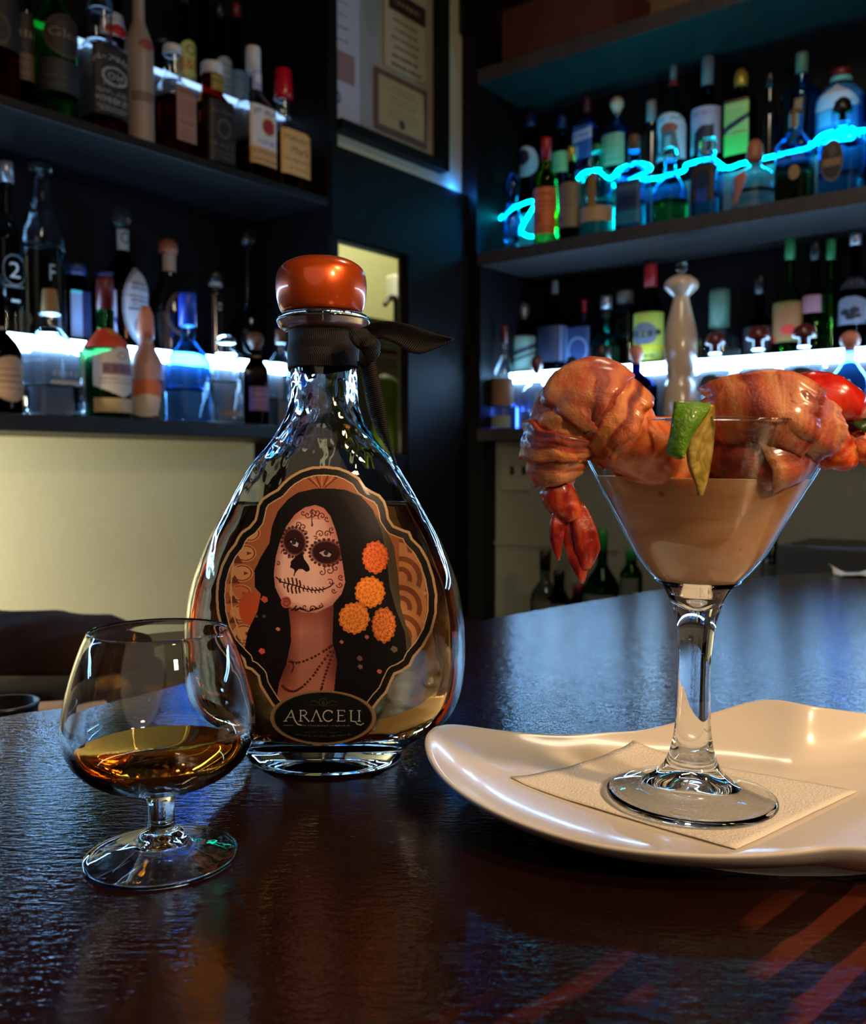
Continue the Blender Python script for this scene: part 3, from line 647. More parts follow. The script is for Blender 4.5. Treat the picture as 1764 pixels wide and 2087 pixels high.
B('clear bottle of dark red whiskey with a worn pink label and glowing foot', 'L1f', 362, 86, 94, 112, 158, 196, 17, 'clear', ('cyl', 'white', 18), sq=1, liq=('red', 207), labels=[(182, 296, .74, (150, 112, 96), [('q', 'BULLEIT', .12, .08, (96, 60, 54)), ('l', 4, .3, .5, (120, 78, 66)), ('q', 'BOURBON', .66, .07, (110, 66, 56)), ('l', 3, .8, .93, (120, 80, 68))], 8)])
B('square dark whiskey bottle with black label and amber speckled neck', 'L1f', 441, 82, 130, 155, 192, 216, 21, 'amber', ('cyl', 'white', 22), sq=1, liq=('amber', 218), labels=[(214, 340, 1.08, (22, 16, 16), [('t', 'Jim Beam', .2, .10, (98, 78, 60)), ('ring', .5, .45, .2, .16, (84, 66, 50), .75), ('t', 'BLACK', .72, .08, (90, 74, 60)), ('l', 2, .84, .92, (70, 58, 48))]), (158, 190, .95, (150, 120, 40), [('r', 0, .3, 1, .5, (60, 110, 30))])])
B('square bourbon bottle with a white label, white cap and red seal', 'L1f', 523, 84, 97, 150, 188, 226, 16, 'clear', ('cyl', 'white', 15), sq=1, liq=('amber', 300), labels=[(222, 345, 1.10, (206, 204, 208), [
    ('t', 'JIM BEAM', .14, .12, (24, 34, 28), .55, .8, .03), ('e', .58, .36, .17, .13, (150, 40, 44)), ('ring', .58, .36, .21, .16, (190, 170, 120), .8), ('t', 'BOURBON', .62, .09, (80, 84, 160), .6, .7), ('r', 0, .72, 1, 1, (196, 150, 104)), ('l', 2, .8, .92, (120, 90, 70)), ('r', 0, 0, 1, .035, (20, 20, 26))]),
    (150, 188, 1.0, (150, 152, 190), [('r', .3, .1, .7, .6, (210, 210, 225))])])
B('squat bourbon bottle with dripping red wax cap and a cream label', 'L1f', 583, 98, 143, 204, 246, 280, 14, 'clear', ('taper', 'wax', 19), sq=1, liq=('amber', 285), labels=[(276, 368, 1.06, (206, 168, 110), [('t', "Maker's", .2, .15, (70, 50, 34)), ('t', 'Mark', .45, .15, (66, 48, 32), .55, .5), ('t', 'WHISKY', .68, .07, (90, 70, 46)), ('l', 1, .85, .85, (120, 96, 66))])])
# ... back row
B('dark bottle whose white neck label bears a red diamond, behind the black label bottle', 'L1b', 240, 66, -70, -45, 20, 70, 20, 'navy', ('cyl', 'black', None), labels=[(34, 86, 1.0, (190, 194, 200), [('p', [(.5, .45), (.95, .75), (.5, 1), (.05, .75)], (190, 30, 36)), ('l', 2, .12, .3, (90, 90, 96))])])
B('dark bottle with wide black cap behind the pink label bottle', 'L1b', 340, 60, 72, 98, 150, 180, 24, 'dark', ('dome', 'black', 26))
B('green bottle with a yellow green label lettered in red behind the pink label bottle', 'L1b', 386, 44, -20, 10, 62, 92, 9, 'dgreen', ('cyl', 'black', None), labels=[(88, 200, 1.0, (186, 190, 110), [('arch',), ('t', 'J&B', .52, .30, (176, 28, 30), .5, .85), ('t', 'RARE', .75, .08, (60, 70, 30)), ('ring', .5, .2, .2, .1, (90, 110, 60), .7), ('l', 2, .85, .93, (100, 100, 60))])])
B('dark bottle with pale blue grey label beside the yellow green label', 'L1b', 456, 48, 10, 40, 90, 124, 9, 'dgreen', ('cyl', 'black', None), labels=[(122, 230, 1.0, (140, 160, 168), [('arch',), ('l', 5, .2, .8, (90, 108, 116))])])
B('tall dark bottle with dark red cap behind the white label bourbon', 'L1b', 490, 42, 8, 40, 108, 150, 11, 'dark', ('cyl', 'darkred', 10), labels=[(150, 230, 1.0, (120, 150, 176), [('l', 3, .2, .8, (80, 100, 140))])])
B('dark spouted bottle just in frame above the black label whiskey', 'L1b', 425, 50, -40, -10, 70, 120, 10, 'dark', ('cyl', 'black', None))

# ------------------------------------------------------------------ left lower shelf, front row
B('dark round bottle with tan rounded label, far left of the lower left shelf', 'L0f', 2, 88, 560, 600, 670, 714, 14, 'dark', ('cyl', 'black', None), labels=[(728, 820, .85, (176, 140, 112), [('oval',), ('l', 4, .3, .7, (110, 76, 56))], 6)])
B('large square clear decanter of pale liquor with a cork, glowing at its foot', 'L0f', 108, 124, 590, 640, 668, 720, 21, 'clear', ('taper', 'cork', 16), sq=1, foot=1.04, labels=[(755, 775, .7, (40, 38, 36), [('t', 'o o o o o', .5, .5, (170, 160, 150)), ('only',)]), (775, 812, .8, (86, 80, 70), [('r', .1, .1, .9, .3, (150, 146, 136)), ('only',)])])
B('dark green bottle with red foil neck, orange shoulders and a white hexagonal label', 'L0f', 220, 94, 566, 632, 672, 712, 17, 'dgreen', ('cyl', 'darkred', 17), labels=[(672, 712, 1.25, (214, 70, 40), [('e', .6, .1, .25, .3, (190, 120, 60))]), (708, 812, 1.0, (200, 190, 180), [('hex',), ('r', .15, .35, .9, .56, (120, 84, 100)), ('l', 2, .64, .72, (140, 110, 110)), ('q', 'CREMA', .46, .1, (90, 60, 80)), ('ring', .5, .2, .1, .08, (150, 130, 120), .6)], 8), (814, 842, 1.0, (186, 156, 106), [('l', 2, .3, .7, (120, 96, 60))], 8)])
B('pinkish ceramic bottle with tall tan stopper and an orange and white painted foot', 'L0f', 301, 68, 622, 690, 702, 742, 14, 'pink', ('dome', 'peach', 17), labels=[(776, 858, 1.25, (34, 30, 34), [('e', .28, .3, .4, .34, (190, 96, 56)), ('e', .3, .66, .42, .28, (190, 176, 160)), ('p', [(.62, .3), (1, .2), (1, 1), (.5, 1)], (22, 44, 34))])])
B('blue tinted bottle with bright blue foil neck on the lower left shelf', 'L0f', 386, 92, 598, 664, 694, 740, 15, 'blue', ('cyl', 'blue', 17), labels=[(770, 800, .6, (110, 116, 124), [('q', 'TEQUILA', .3, .2, (60, 66, 90)), ('l', 2, .6, .9, (60, 66, 90)), ('only',)], 8)])
B('small ribbed clear bottle with glass stopper beside the blue tinted bottle', 'L0f', 463, 62, 684, 700, 712, 740, 16, 'clear', ('dome', 'glass', 20), liq=('clear', 780), labels=[(838, 850, .9, (120, 112, 90), [])])
B('small dark bottle with round black stopper and a purple label on the lower left shelf', 'L0f', 523, 50, 676, 712, 728, 752, 10, 'dark', ('ball', 'brown', 17), labels=[(790, 838, 1.0, (110, 76, 110), [('l', 3, .3, .8, (150, 120, 150))])])
B('clear bottle with brown stopper half hidden behind the neck of the orange capped bottle', 'L0f', 574, 56, 672, 700, 716, 744, 11, 'clear', ('cyl', 'brown', 11))
# ... back row
B('tall clear square bottle printed with a large number 2', 'L0b', 26, 58, 330, 372, 440, 486, 12, 'smoke', ('cyl', 'silver', None), sq=1, labels=[(520, 640, 1.0, (30, 40, 46), [('t', '2', .28, .26, (200, 204, 200), .5, .42), ('ring', .5, .28, .5, .26, (110, 124, 126), .92), ('l', 1, .56, .56, (120, 130, 132)), ('r', .35, .78, .68, .82, (180, 186, 186)), ('only',)])])
B('tall clear bottle with round glass stopper and engraved letter F', 'L0b', 95, 84, 330, 362, 392, 486, 17, 'clear', ('mush', 'glass', 22), liq=('smoke', 510), sq=1, labels=[(540, 580, .6, (40, 44, 50), [('t', 'F', .5, .8, (140, 144, 146), .5, .3), ('only',)])])
B('navy square bottle with a pale side label beside the tall engraved bottle', 'L0b', 160, 56, 540, 562, 574, 592, 20, 'navy', ('cyl', 'navy', None), sq=1, labels=[(596, 690, 1.05, (130, 150, 190), [('r', .5, 0, 1, 1, (22, 30, 80)), ('r', 0, 0, .5, .06, (90, 220, 230))])])
B('navy square bottle with white and blue slanted label behind the green bottle', 'L0b', 222, 74, 556, 566, 578, 594, 22, 'navy', ('cyl', 'navy', 24), sq=1, labels=[(594, 690, 1.08, (170, 174, 205), [('p', [(0, 0), (.16, 0), (.16, 1), (0, 1)], (60, 66, 100)), ('p', [(.5, .55), (.85, 1), (.7, 1), (.45, .62)], (30, 44, 130)), ('q', 'GIN', .4, .2, (60, 60, 90), .33, .3)])])
B('tall bottle with crystal ball stopper and a large white oval label', 'L0b', 256, 96, 422, 466, 522, 580, 13, 'dark', ('ball', 'glass', 19), labels=[(548, 722, .74, (176, 178, 186), [('oval',), ('ring', .5, .5, .5, .5, (120, 122, 132), .88), ('r', .2, .2, .8, .3, (104, 106, 116)), ('q', 'RESERVA', .25, .06, (190, 190, 196)), ('l', 3, .38, .48, (96, 98, 110)), ('r', .14, .52, .86, .55, (100, 104, 116)), ('ring', .5, .75, .24, .16, (104, 110, 124), .6)], 18), (470, 512, 1.1, (150, 156, 156), [('ring', .5, .4, .3, .3, (90, 96, 100), .6), ('l', 2, .75, .9, (90, 90, 96))])])
B('dark bulbous bottle with rounded tan stopper and cream neck on the lower left shelf', 'L0b', 348, 92, 487, 518, 560, 640, 15, 'black', ('dome', 'wood', 20), labels=[(520, 555, 1.1, (150, 128, 112), []), (600, 690, .6, (34, 26, 26), [('ring', .5, .5, .5, .5, (66, 48, 46), .8), ('only',)])])
B('slim black bottle with a silver neck ring behind the ribbed clear bottle', 'L0b', 441, 36, 556, 578, 584, 600, 15, 'black', ('cyl', 'black', 17), labels=[(578, 586, 1.2, (150, 160, 170), []), (614, 640, .7, (20, 20, 22), [('t', 'D', .5, .6, (150, 146, 120), .5, .3), ('only',)])])
B('globe shaped dark decanter with long thin neck and crystal ball stopper', 'L0b', 508, 70, 466, 503, 560, 600, 6, 'smoke', ('ball', 'glass', 17), shape=[(.5, 0), (.8, .03), (1, .16), (1, .28), (.8, .40), (.42, .47), (.46, .50), (.18, .53), (.15, .62), (.18, .68), (.14, .8), (.15, .9), (.15, 1.0)])

# ------------------------------------------------------------------ right upper shelf, front row
B('small figurine shaped bottle with bulb top, left end of the right upper shelf', 'R1f', 1041, 46, 352, 352, 380, 400, 8, 'blue', None, shape=[(.5, 0), (.75, .05), (.55, .12), (.7, .2), (.95, .35), (.8, .5), (.5, .58), (.45, .64), (.6, .7), (.78, .8), (.7, .9), (.3, .98), (.05, 1)])
B('small bottle with red cap and an orange label on the right upper shelf', 'R1f', 1109, 50, 282, 327, 344, 366, 9, 'yellow', ('cyl', 'red', 11), labels=[(388, 482, 1.1, (206, 104, 44), [('q', 'NARANJA', .14, .09, (120, 44, 20)), ('l', 3, .3, .5, (140, 60, 30)), ('e', .35, .66, .2, .16, (150, 70, 36)), ('l', 2, .86, .94, (120, 50, 24))])])
B('dark bottle with plain tan label and yellowish neck beside the orange label bottle', 'R1f', 1160, 50, 300, 330, 362, 382, 8, 'dark', ('cyl', 'gold', 8), labels=[(376, 468, 1.1, (124, 106, 84), [('l', 5, .12, .5, (92, 72, 52)), ('e', .3, .8, .1, .08, (84, 66, 50))])])
B('clear bottle with green capped neck, hanging brown tag and cream foot label', 'R1f', 1212, 70, 296, 310, 342, 372, 12, 'teal', ('cyl', 'green', 11), labels=[(428, 458, 1.15, (170, 138, 102), []), (360, 430, .18, (130, 96, 48), [], 10), (380, 426, .5, (20, 40, 44), [('p', [(.5, 0), (.8, 1), (.5, .6), (.2, 1)], (70, 90, 80)), ('only',)], -8)])
B('square blue lit bottle with brown neck tag and a broad blue label', 'R1f', 1285, 68, 276, 308, 334, 352, 12, 'blue', ('cyl', 'brown', 12), sq=1, labels=[(374, 462, 1.0, (30, 60, 96), [('r', .05, .1, .95, .24, (60, 92, 120)), ('r', .15, .36, .85, .62, (14, 30, 70)), ('r', .0, .7, 1, 1, (24, 110, 140))])])
B('clear bottle with green liqueur at its foot beneath the white label bottle', 'R1f', 1358, 70, 300, 326, 352, 392, 11, 'blue', ('dome', 'glass', 15), liq=('green', 415))
B('squat bottle with a dark horseshoe label and clear cylinder stopper', 'R1f', 1432, 64, 284, 316, 326, 340, 12, 'blue', ('cyl', 'glass', 17), sq=1, labels=[(340, 418, 1.0, (18, 22, 34), [('ring', .5, .5, .44, .46, (52, 40, 36), .74), ('r', .3, .62, .7, 1, (24, 60, 150)), ('e', .5, .45, .26, .24, (14, 30, 60))])])
B('clear bottle with rounded wooden stopper and a pink figure on its side', 'R1f', 1527, 86, 284, 330, 340, 362, 14, 'clear', ('dome', 'wood', 17), labels=[(352, 420, .7, (30, 60, 66), [('p', [(.25, .1), (.62, .0), (.72, .3), (.45, 1), (.1, 1), (.3, .6)], (180, 110, 96)), ('only',)], -22)])
B('square shouldered clear bottle with blue neck tag and a round tan seal', 'R1f', 1607, 78, 222, 236, 268, 300, 13, 'blue', ('dome', 'brown', 13), sq=1, liq=('brown', 345), labels=[(228, 262, 1.1, (90, 170, 200), [('r', .35, 0, .7, 1, (120, 84, 54))]), (346, 376, .36, (130, 104, 70), [('oval',)], 15), (316, 345, 1.0, (24, 52, 70), [('t', 'ooooo', .5, .5, (60, 90, 100)), ('only',)])])
B('blue lit bottle with wide black cap and a dark oval label', 'R1f', 1701, 90, 198, 252, 262, 290, 16, 'blue', ('mush', 'black', 18), sq=1, labels=[(294, 378, .62, (28, 26, 30), [('oval',), ('ring', .5, .5, .5, .5, (84, 74, 54), .86), ('r', .1, .44, .9, .62, (120, 92, 66)), ('e', .5, .25, .2, .14, (70, 60, 50))], -10)])
B('black bottle cut off by the right edge on the right upper shelf', 'R1f', 1778, 62, 150, 190, 222, 262, 10, 'black', ('cyl', 'black', None))
# ... back row
B('blue shouldered bottle with white oval label at the left of the right upper back row', 'R1b', 1077, 42, 224, 262, 270, 300, 11, 'navy', ('dome', 'navy', 12), labels=[(304, 366, 1.1, (160, 162, 176), [('oval',), ('e', .4, .35, .28, .26, (36, 24, 50)), ('l', 2, .7, .85, (110, 110, 130))])])
B('small dark bottle with a pale green label behind the tan label bottle', 'R1b', 1141, 40, 236, 262, 290, 312, 8, 'navy', ('cyl', 'navy', None), labels=[(314, 356, 1.1, (110, 160, 110), [('l', 2, .4, .7, (70, 120, 90))])])
B('blue bottle with dark red cap and a slanted white band label', 'R1b', 1190, 54, 198, 232, 240, 260, 9, 'blue', ('cyl', 'darkred', 8), sq=1, labels=[(262, 330, 1.05, (36, 70, 130), [('p', [(0, .2), (1, .08), (1, .4), (0, .52)], (150, 156, 190)), ('q', 'VODKA', .3, .12, (90, 60, 120)), ('r', .1, .6, .4, .95, (110, 150, 190))])])
B('bottle with round white ball cap and a grey green label', 'R1b', 1250, 58, 196, 232, 244, 274, 9, 'blue', ('ball', 'ceramic', 14), labels=[(280, 345, .8, (116, 140, 110), [('l', 3, .4, .8, (90, 112, 90))])])
B('slim black bottle with grey capsule behind the blue lit square bottle', 'R1b', 1319, 38, 206, 250, 258, 272, 9, 'black', ('cyl', 'grey', 10))
B('rum bottle with a white label showing a red coated figure on the right upper shelf', 'R1b', 1362, 60, 134, 168, 208, 240, 9, 'smoke', ('cyl', 'grey', 7), labels=[(238, 332, 1.12, (176, 196, 220), [('arch',), ('t', 'CAPTAIN', .13, .08, (60, 40, 70)), ('e', .55, .35, .22, .12, (150, 70, 56)), ('p', [(.35, .42), (.72, .42), (.82, .95), (.3, .95)], (60, 84, 96)), ('r', .48, .5, .6, .9, (120, 150, 160)), ('p', [(.08, .45), (.26, .4), (.3, .9), (.14, .95)], (24, 40, 60)), ('l', 1, .96, .96, (80, 90, 120))]), (160, 178, 1.3, (150, 24, 34), [])])
B('navy vodka bottle with white label around a dark arch and grey capsule', 'R1b', 1430, 60, 115, 176, 200, 224, 11, 'navy', ('cyl', 'grey', 12), labels=[(226, 320, 1.12, (160, 158, 190), [('t', 'SMIRNOFF', .14, .10, (110, 90, 140)), ('p', [(.3, 1), (.32, .55), (.5, .42), (.8, .4), (.8, 1)], (16, 20, 36)), ('r', 0, .8, .28, 1, (90, 200, 220)), ('r', 0, .4, .3, .8, (100, 150, 160))]), (160, 176, 1.3, (140, 132, 130), [('e', .5, .5, .2, .4, (60, 50, 50))])])
B('dark liqueur bottle with gold cap and a yellow green label crossed by a dark band', 'R1b', 1497, 62, 140, 178, 190, 206, 10, 'dark', ('dome', 'gold', 14), sq=1, labels=[(210, 322, 1.05, (150, 190, 110), [('p', [(0, .50), (1, .26), (1, .36), (0, .62)], (30, 36, 60)), ('q', 'LICOR', .14, .10, (190, 200, 140)), ('r', 0, 0, 1, .06, (90, 60, 40)), ('r', .0, .66, 1, 1, (90, 200, 90)), ('l', 1, .6, .6, (30, 60, 30))])])
B('tall bottle with pale green foil neck and faceted blue shoulders', 'R1b', 1618, 80, 108, 150, 172, 196, 11, 'blue', ('cyl', 'pgreen', 12), waist=.84, labels=[(214, 300, .5, (60, 84, 60), [('p', [(.2, 1), (.5, 0), (.8, 0), (.6, 1)], (130, 90, 60)), ('only',)])])
B('white and blue bottle with wide dark red cap on the right upper shelf', 'R1b', 1697, 92, 143, 160, 172, 200, 20, 'blue', ('cyl', 'darkred', 19), labels=[(180, 290, 1.0, (30, 110, 190), [('p', [(.5, .0), (1, .42), (.7, .5), (.3, .5), (0, .42)], (176, 190, 220)), ('r', .2, .5, .45, .8, (90, 170, 220))]), (158, 170, 1.3, (90, 190, 200), [])])
B('bright blue lit round bottle at the right edge of the right upper shelf', 'R1b', 1768, 76, 126, 160, 172, 205, 9, 'blue', ('cyl', 'silver', 9))
B('dark slim bottle behind the wooden stoppered bottle on the right upper shelf', 'R1b', 1555, 34, 150, 180, 210, 236, 8, 'black', ('cyl', 'black', None))

# ------------------------------------------------------------------ right lower shelf, front row
B('clear bottle with tan label, left end of the right lower shelf', 'R0f', 1026, 50, 664, 700, 722, 772, 7, 'clear', ('cyl', 'darkred', 7), labels=[(772, 828, 1.15, (124, 94, 74), []), (848, 872, .9, (120, 130, 110), [])])
B('round clear bottle with dark ball stopper near the left end of the right lower shelf', 'R0f', 1092, 62, 724, 762, 776, 802, 9, 'clear', ('ball', 'maroon', 12))
B('small bottle with black and tan stopper on the right lower shelf', 'R0f', 1163, 56, 726, 766, 780, 800, 9, 'clear', ('ball', 'black', 13))
B('clear bottle with wide square black cap on the right lower shelf', 'R0f', 1222, 74, 705, 750, 764, 786, 14, 'clear', ('cyl', 'black', 20))
B('dark blue bottle with wooden ball stopper beside the tall ceramic bottle', 'R0f', 1294, 84, 702, 742, 758, 786, 10, 'navy', ('ball', 'peach', 14))
t = B('tall cream ceramic bottle with bell shaped top and clear ball finial', 'R0f', 1383, 68, 534, 560, 600, 640, 14, 'ceramic', ('ball', 'glass', 12), shape=[(.80, 0), (.98, .03), (1.0, .14), (.93, .24), (.75, .30), (.86, .38), (.96, .50), (.90, .62), (.62, .76), (.46, .845), (.62, .87), (.92, .905), (1.0, .925), (.92, .955), (.6, .985), (.22, 1.0)], off=.05)
for px, w_, yt, yc, gl_, lb, ck in ((1453, 78, 676, 720, 'clear', 'clear bottle with maroon mushroom stopper just right of the tall ceramic bottle', 'maroon'), (1540, 86, 664, 712, 'clear', 'clear bottle with maroon mushroom stopper on a tan cork, middle of three alike', 'maroon'),
                           (1633, 92, 660, 706, 'clear', 'clear bottle with the largest maroon mushroom stopper in front of the green bottles', 'maroon')):
    B(lb, 'R0f', px, w_, yt, yc, yc + 16, yc + 44, 13, gl_, ('mush', ck, 19 if px < 1500 else 23), labels=[(yc + 46, yc + 90, .5, (60, 54, 50) if px != 1540 else (150, 110, 70), [('oval',), ('q', 'Y', .5, .5, (150, 140, 120), .5, .3)], 10)])
B('bulb shaped bottle with peach ball stopper, right end of the right lower shelf', 'R0f', 1726, 96, 674, 716, 736, 792, 12, 'blue', ('ball', 'peach', 19))
# ... back row
B('thin necked bottle with dark red neck at the left of the right lower back row', 'R0b', 1014, 34, 650, 676, 700, 726, 6, 'smoke', ('cyl', 'darkred', 6))
B('bottle with silver ball cap and a pale green slanted stripe label', 'R0b', 1066, 64, 616, 652, 664, 690, 9, 'navy', ('ball', 'silver', 12), labels=[(688, 764, 1.1, (120, 160, 150), [('p', [(0, .62), (1, .2), (1, .32), (0, .76)], (34, 46, 70)), ('p', [(0, .84), (1, .42), (1, .48), (0, .92)], (34, 46, 70))])])
B('tall dark smoky bottle with thin neck on the right lower shelf', 'R0b', 1128, 66, 572, 600, 626, 660, 7, 'navy', ('cyl', 'grey', 7), labels=[(668, 740, 1.1, (30, 40, 66), [('r', .8, 0, 1, 1, (110, 140, 190))])])
B('square blue bottle with arched label and small red cap on the right lower shelf', 'R0b', 1187, 70, 612, 640, 654, 668, 8, 'blue', ('cyl', 'red', 5), sq=1, labels=[(670, 748, 1.0, (40, 62, 110), [('ring', .55, .6, .36, .34, (110, 140, 190), .84), ('r', .0, 0, .16, 1, (110, 140, 190))])])
B('teal tinted bottle with black band below its silver cap', 'R0b', 1232, 62, 604, 630, 660, 704, 10, 'teal', ('cyl', 'silver', 12), labels=[(632, 650, 1.3, (14, 14, 16), [])])
B('square smoky bottle with grey cap behind the teal tinted bottle', 'R0b', 1270, 62, 594, 620, 622, 640, 16, 'smoke', ('cyl', 'grey', 17), sq=1, off=.25)
B('green tequila bottle with red capsule and a yellow label', 'R0b', 1321, 64, 537, 586, 602, 640, 12, 'dgreen', ('cyl', 'red', 13), labels=[(640, 738, 1.12, (196, 200, 80), [('ring', .5, .45, .32, .24, (110, 116, 130), .2), ('q', 'CAZ', .45, .16, (40, 44, 60), .5, .5), ('r', .0, .66, 1, .78, (216, 200, 40)), ('l', 1, .9, .9, (60, 90, 40)), ('e', .16, .42, .07, .06, (30, 44, 30)), ('e', .84, .42, .07, .06, (30, 44, 30))])])
B('clear bottle with a tall grey green cap label showing a white house', 'R0b', 1461, 84, 590, 668, 676, 690, 18, 'clear', ('cyl', 'pgreen', 20), labels=[(610, 664, 1.25, (60, 92, 88), [('p', [(.1, .5), (.5, .25), (.9, .5), (.9, .8), (.1, .8)], (150, 156, 140)), ('r', .35, .5, .65, .8, (50, 60, 60)), ('r', .1, .88, .9, .96, (150, 156, 150))])])
B('round dark bottle with long black neck between two maroon stoppers', 'R0b', 1542, 60, 560, 600, 640, 668, 9, 'dark', ('cyl', 'black', None), labels=[(668, 730, 1.0, (36, 30, 40), [])])
B('green wine shaped bottle with a brown and red slanted label', 'R0b', 1602, 62, 480, 530, 580, 620, 9, 'green', ('cyl', 'dgreen' if 'dgreen' in S else 'green', 10), labels=[(618, 700, 1.0, (120, 110, 60), [('p', [(0, .3), (1, 0), (1, .9), (0, 1)], (150, 100, 60)), ('e', .6, .7, .2, .12, (200, 50, 46)), ('e', .1, .95, .15, .1, (190, 40, 40))])])
B('green bottle with a pink square label behind the largest maroon stopper', 'R0b', 1652, 46, 490, 530, 580, 605, 8, 'dgreen', ('cyl', 'black', None), labels=[(604, 640, 1.1, (170, 120, 136), [])])
B('bright green slim bottle right of the pink square label', 'R0b', 1684, 40, 486, 530, 574, 600, 8, 'green', ('cyl', 'green', 9))
B('dark bottle with a grey paw print label and pale capsule', 'R0b', 1733, 58, 477, 500, 560, 590, 9, 'navy', ('cyl', 'silver', 11), labels=[(608, 664, 1.1, (116, 122, 140), [('arch',), ('e', .35, .55, .13, .12, (20, 24, 34)), ('e', .6, .5, .12, .12, (20, 24, 34)), ('e', .5, .72, .14, .12, (20, 24, 34)), ('e', .68, .7, .08, .08, (20, 24, 34))]), (566, 592, 1.2, (60, 62, 74), [('q', 'PERRO', .5, .5, (120, 122, 134))])])
B('white labelled bottle cut off by the right edge of the right lower shelf', 'R0b', 1776, 44, 520, 550, 590, 612, 8, 'teal', ('cyl', 'green', None), labels=[(612, 652, 1.2, (170, 180, 186), [])])

# ------------------------------------------------------------------ low bottles behind the bar, right
for px, w_, yt, yc, yn, ys, gl_, cp, lb in ((1112, 60, 1122, 1160, 1182, 1212, 'smoke', 'black', 'dark clear bottle with black capsule standing low behind the bar'), (1140, 44, 1162, 1180, 1200, 1220, 'dark', 'black', 'short dark bottle right beside the black capsule bottle behind the bar'),
                                            (1228, 76, 1078, 1120, 1150, 1200, 'dgreen', 'green', 'dark green bottle behind the shrimp tail, low behind the bar'), (1288, 46, 1116, 1140, 1150, 1168, 'dgreen', 'green', 'green capped bottle with pale label low behind the martini glass'),
                                            (1180, 40, 1190, 1206, 1214, 1226, 'dark', 'darkred', 'small dark bottle with red cap low behind the shrimp tail'), (1575, 40, 1062, 1100, 1112, 1140, 'black', 'black', 'black bottle low behind the bar, right of the martini glass')):
    bottle('liquor_bottle', lb, 'R0f', px, w_, yt, yc, yn, ys, 11, gl_, ('cyl', cp, 12), off=-0.16, zbase=zS, labels=[(ys + 8, ys + 90, .9, (70, 72, 64), [('l', 3, .2, .8, (40, 44, 40))])])['group'] = 'bottles on the low work shelf'
o = ubox('storage_tray', CR - .25, CR - .02, bR(1830, -.2), bR(1600, -.2), zS, wr(1700, 1112, -.2).z, pmat('grey_plastic', (52, 50, 46), .5), None, .006); tag(o, 'dark grey plastic tray behind the bar at the right edge', 'tray')
# crumpled white napkin on the far side of the bar
pn = atZ(1735, 1168); V = []; Fc = []
for i in range(9):
    for j in range(9):
        x = (i / 8 - .5) * .10; y = (j / 8 - .5) * .05
        V.append((x, y, 0.002 + .012 * max(0, noise.noise(Vector((x * 40, y * 50, 3)))) + (.012 if i == 0 and j > 5 else 0)))
for i in range(8):
    for j in range(8): a = i * 9 + j; Fc.append([a, a + 9, a + 10, a + 1])
o = mobj('paper_napkin', V, Fc, pmat('white_paper', (215, 210, 200), .8)); o.location = (pn.x + .01, pn.y - .035, 0.0); o.modifiers.new('t', 'SOLIDIFY').thickness = 0.0006
tag(o, 'crumpled white paper napkin on the far edge of the bar at the right', 'napkin')

# ------------------------------------------------------------------ clutter behind the bar, left
zC = -0.08
led = [(p.x, p.y) for p in spline([atZ(x, y) for x, y in ((-500, 1590), (-100, 1488), (140, 1441), (330, 1405), (480, 1372))], 4)]
poly = [(x + .004, y + .008) for x, y in led] + [(x - .12, y + .26) for x, y in led[::-1]]
o = prism('under_bar_ledge', poly, zC - .03, zC, M_STEEL); tag(o, 'dark steel work ledge just below the bar on the staff side', 'ledge')
def at(px, py, z): return atZ(px, py, z)
p = at(8, 1437, -0.012); R_ = 66 * p.y / F
o = lathe('round_black_tub', [(R_ * .82, 0), (R_ * .9, .002), (R_ * 1.0, .066), (R_ * 1.04, .068), (R_ * 1.04, .070), (R_ * .96, .070), (R_ * .84, .006), (.001, .005)], pmat('black_rubber', (20, 20, 20), .3), seg=40); o.location = (p.x, p.y, zC); tag(o, 'round black tub with thin rim behind the bar at the far left', 'tub')
q = at(10, 1392, zC); V = []; nu_, nv_ = 40, 16
for i in range(nv_ + 1):
    for k in range(nu_):
        a_ = 2 * PI * k / nu_; t_ = i / nv_; r_ = (1 - t_ ** 3) ** .5 if t_ < 1 else .02
        v = Vector((q.x - .02 + .15 * r_ * math.cos(a_) * sect(a_, 3), q.y + .11 + .075 * r_ * math.sin(a_) * sect(a_, 3), zC + .066 * t_))
        v.z = max(zC, v.z + .014 * noise.noise(v * 22) * t_); V.append(v)
Fc = [[i * nu_ + k, i * nu_ + (k + 1) % nu_, (i + 1) * nu_ + (k + 1) % nu_, (i + 1) * nu_ + k] for i in range(nv_) for k in range(nu_)] + [list(range(nu_))[::-1], [nv_ * nu_ + k for k in range(nu_)]]
o = mobj('bar_caddy', V, Fc, pmat('dark_brown_leather', (34, 18, 13), .85, bump=.4, bscale=30, spec=.2, var=.5)); tag(o, 'dark brown lumpy bar caddy behind the bar at the left', 'caddy')
q = at(110, 1432, -.05); o = prism('folded_bar_towel', [(q.x - .05, q.y), (q.x + .03, q.y + .018), (q.x + .02, q.y + .05), (q.x - .06, q.y + .03)], zC, zC + .022, pmat('cream_towel', (206, 170, 130), .9, bump=.5, bscale=300), None, .004); tag(o, 'folded cream bar towel between the black tub and the brandy glass', 'towel')
q = wl(196, 1290, -.12); hh = wl(196, 1252, -.12).z - wl(0, 1330, DEP).z
o = lathe('round_canister', [(.028, 0), (.034, .004), (.036, hh * .8), (.026, hh * .97), (.001, hh)], pmat('mauve_canister', (96, 76, 74), .6), seg=24); o.location = (q.x, q.y, wl(0, 1330, DEP).z); tag(o, 'mauve grey rounded canister on the work counter by the pale wall', 'canister')
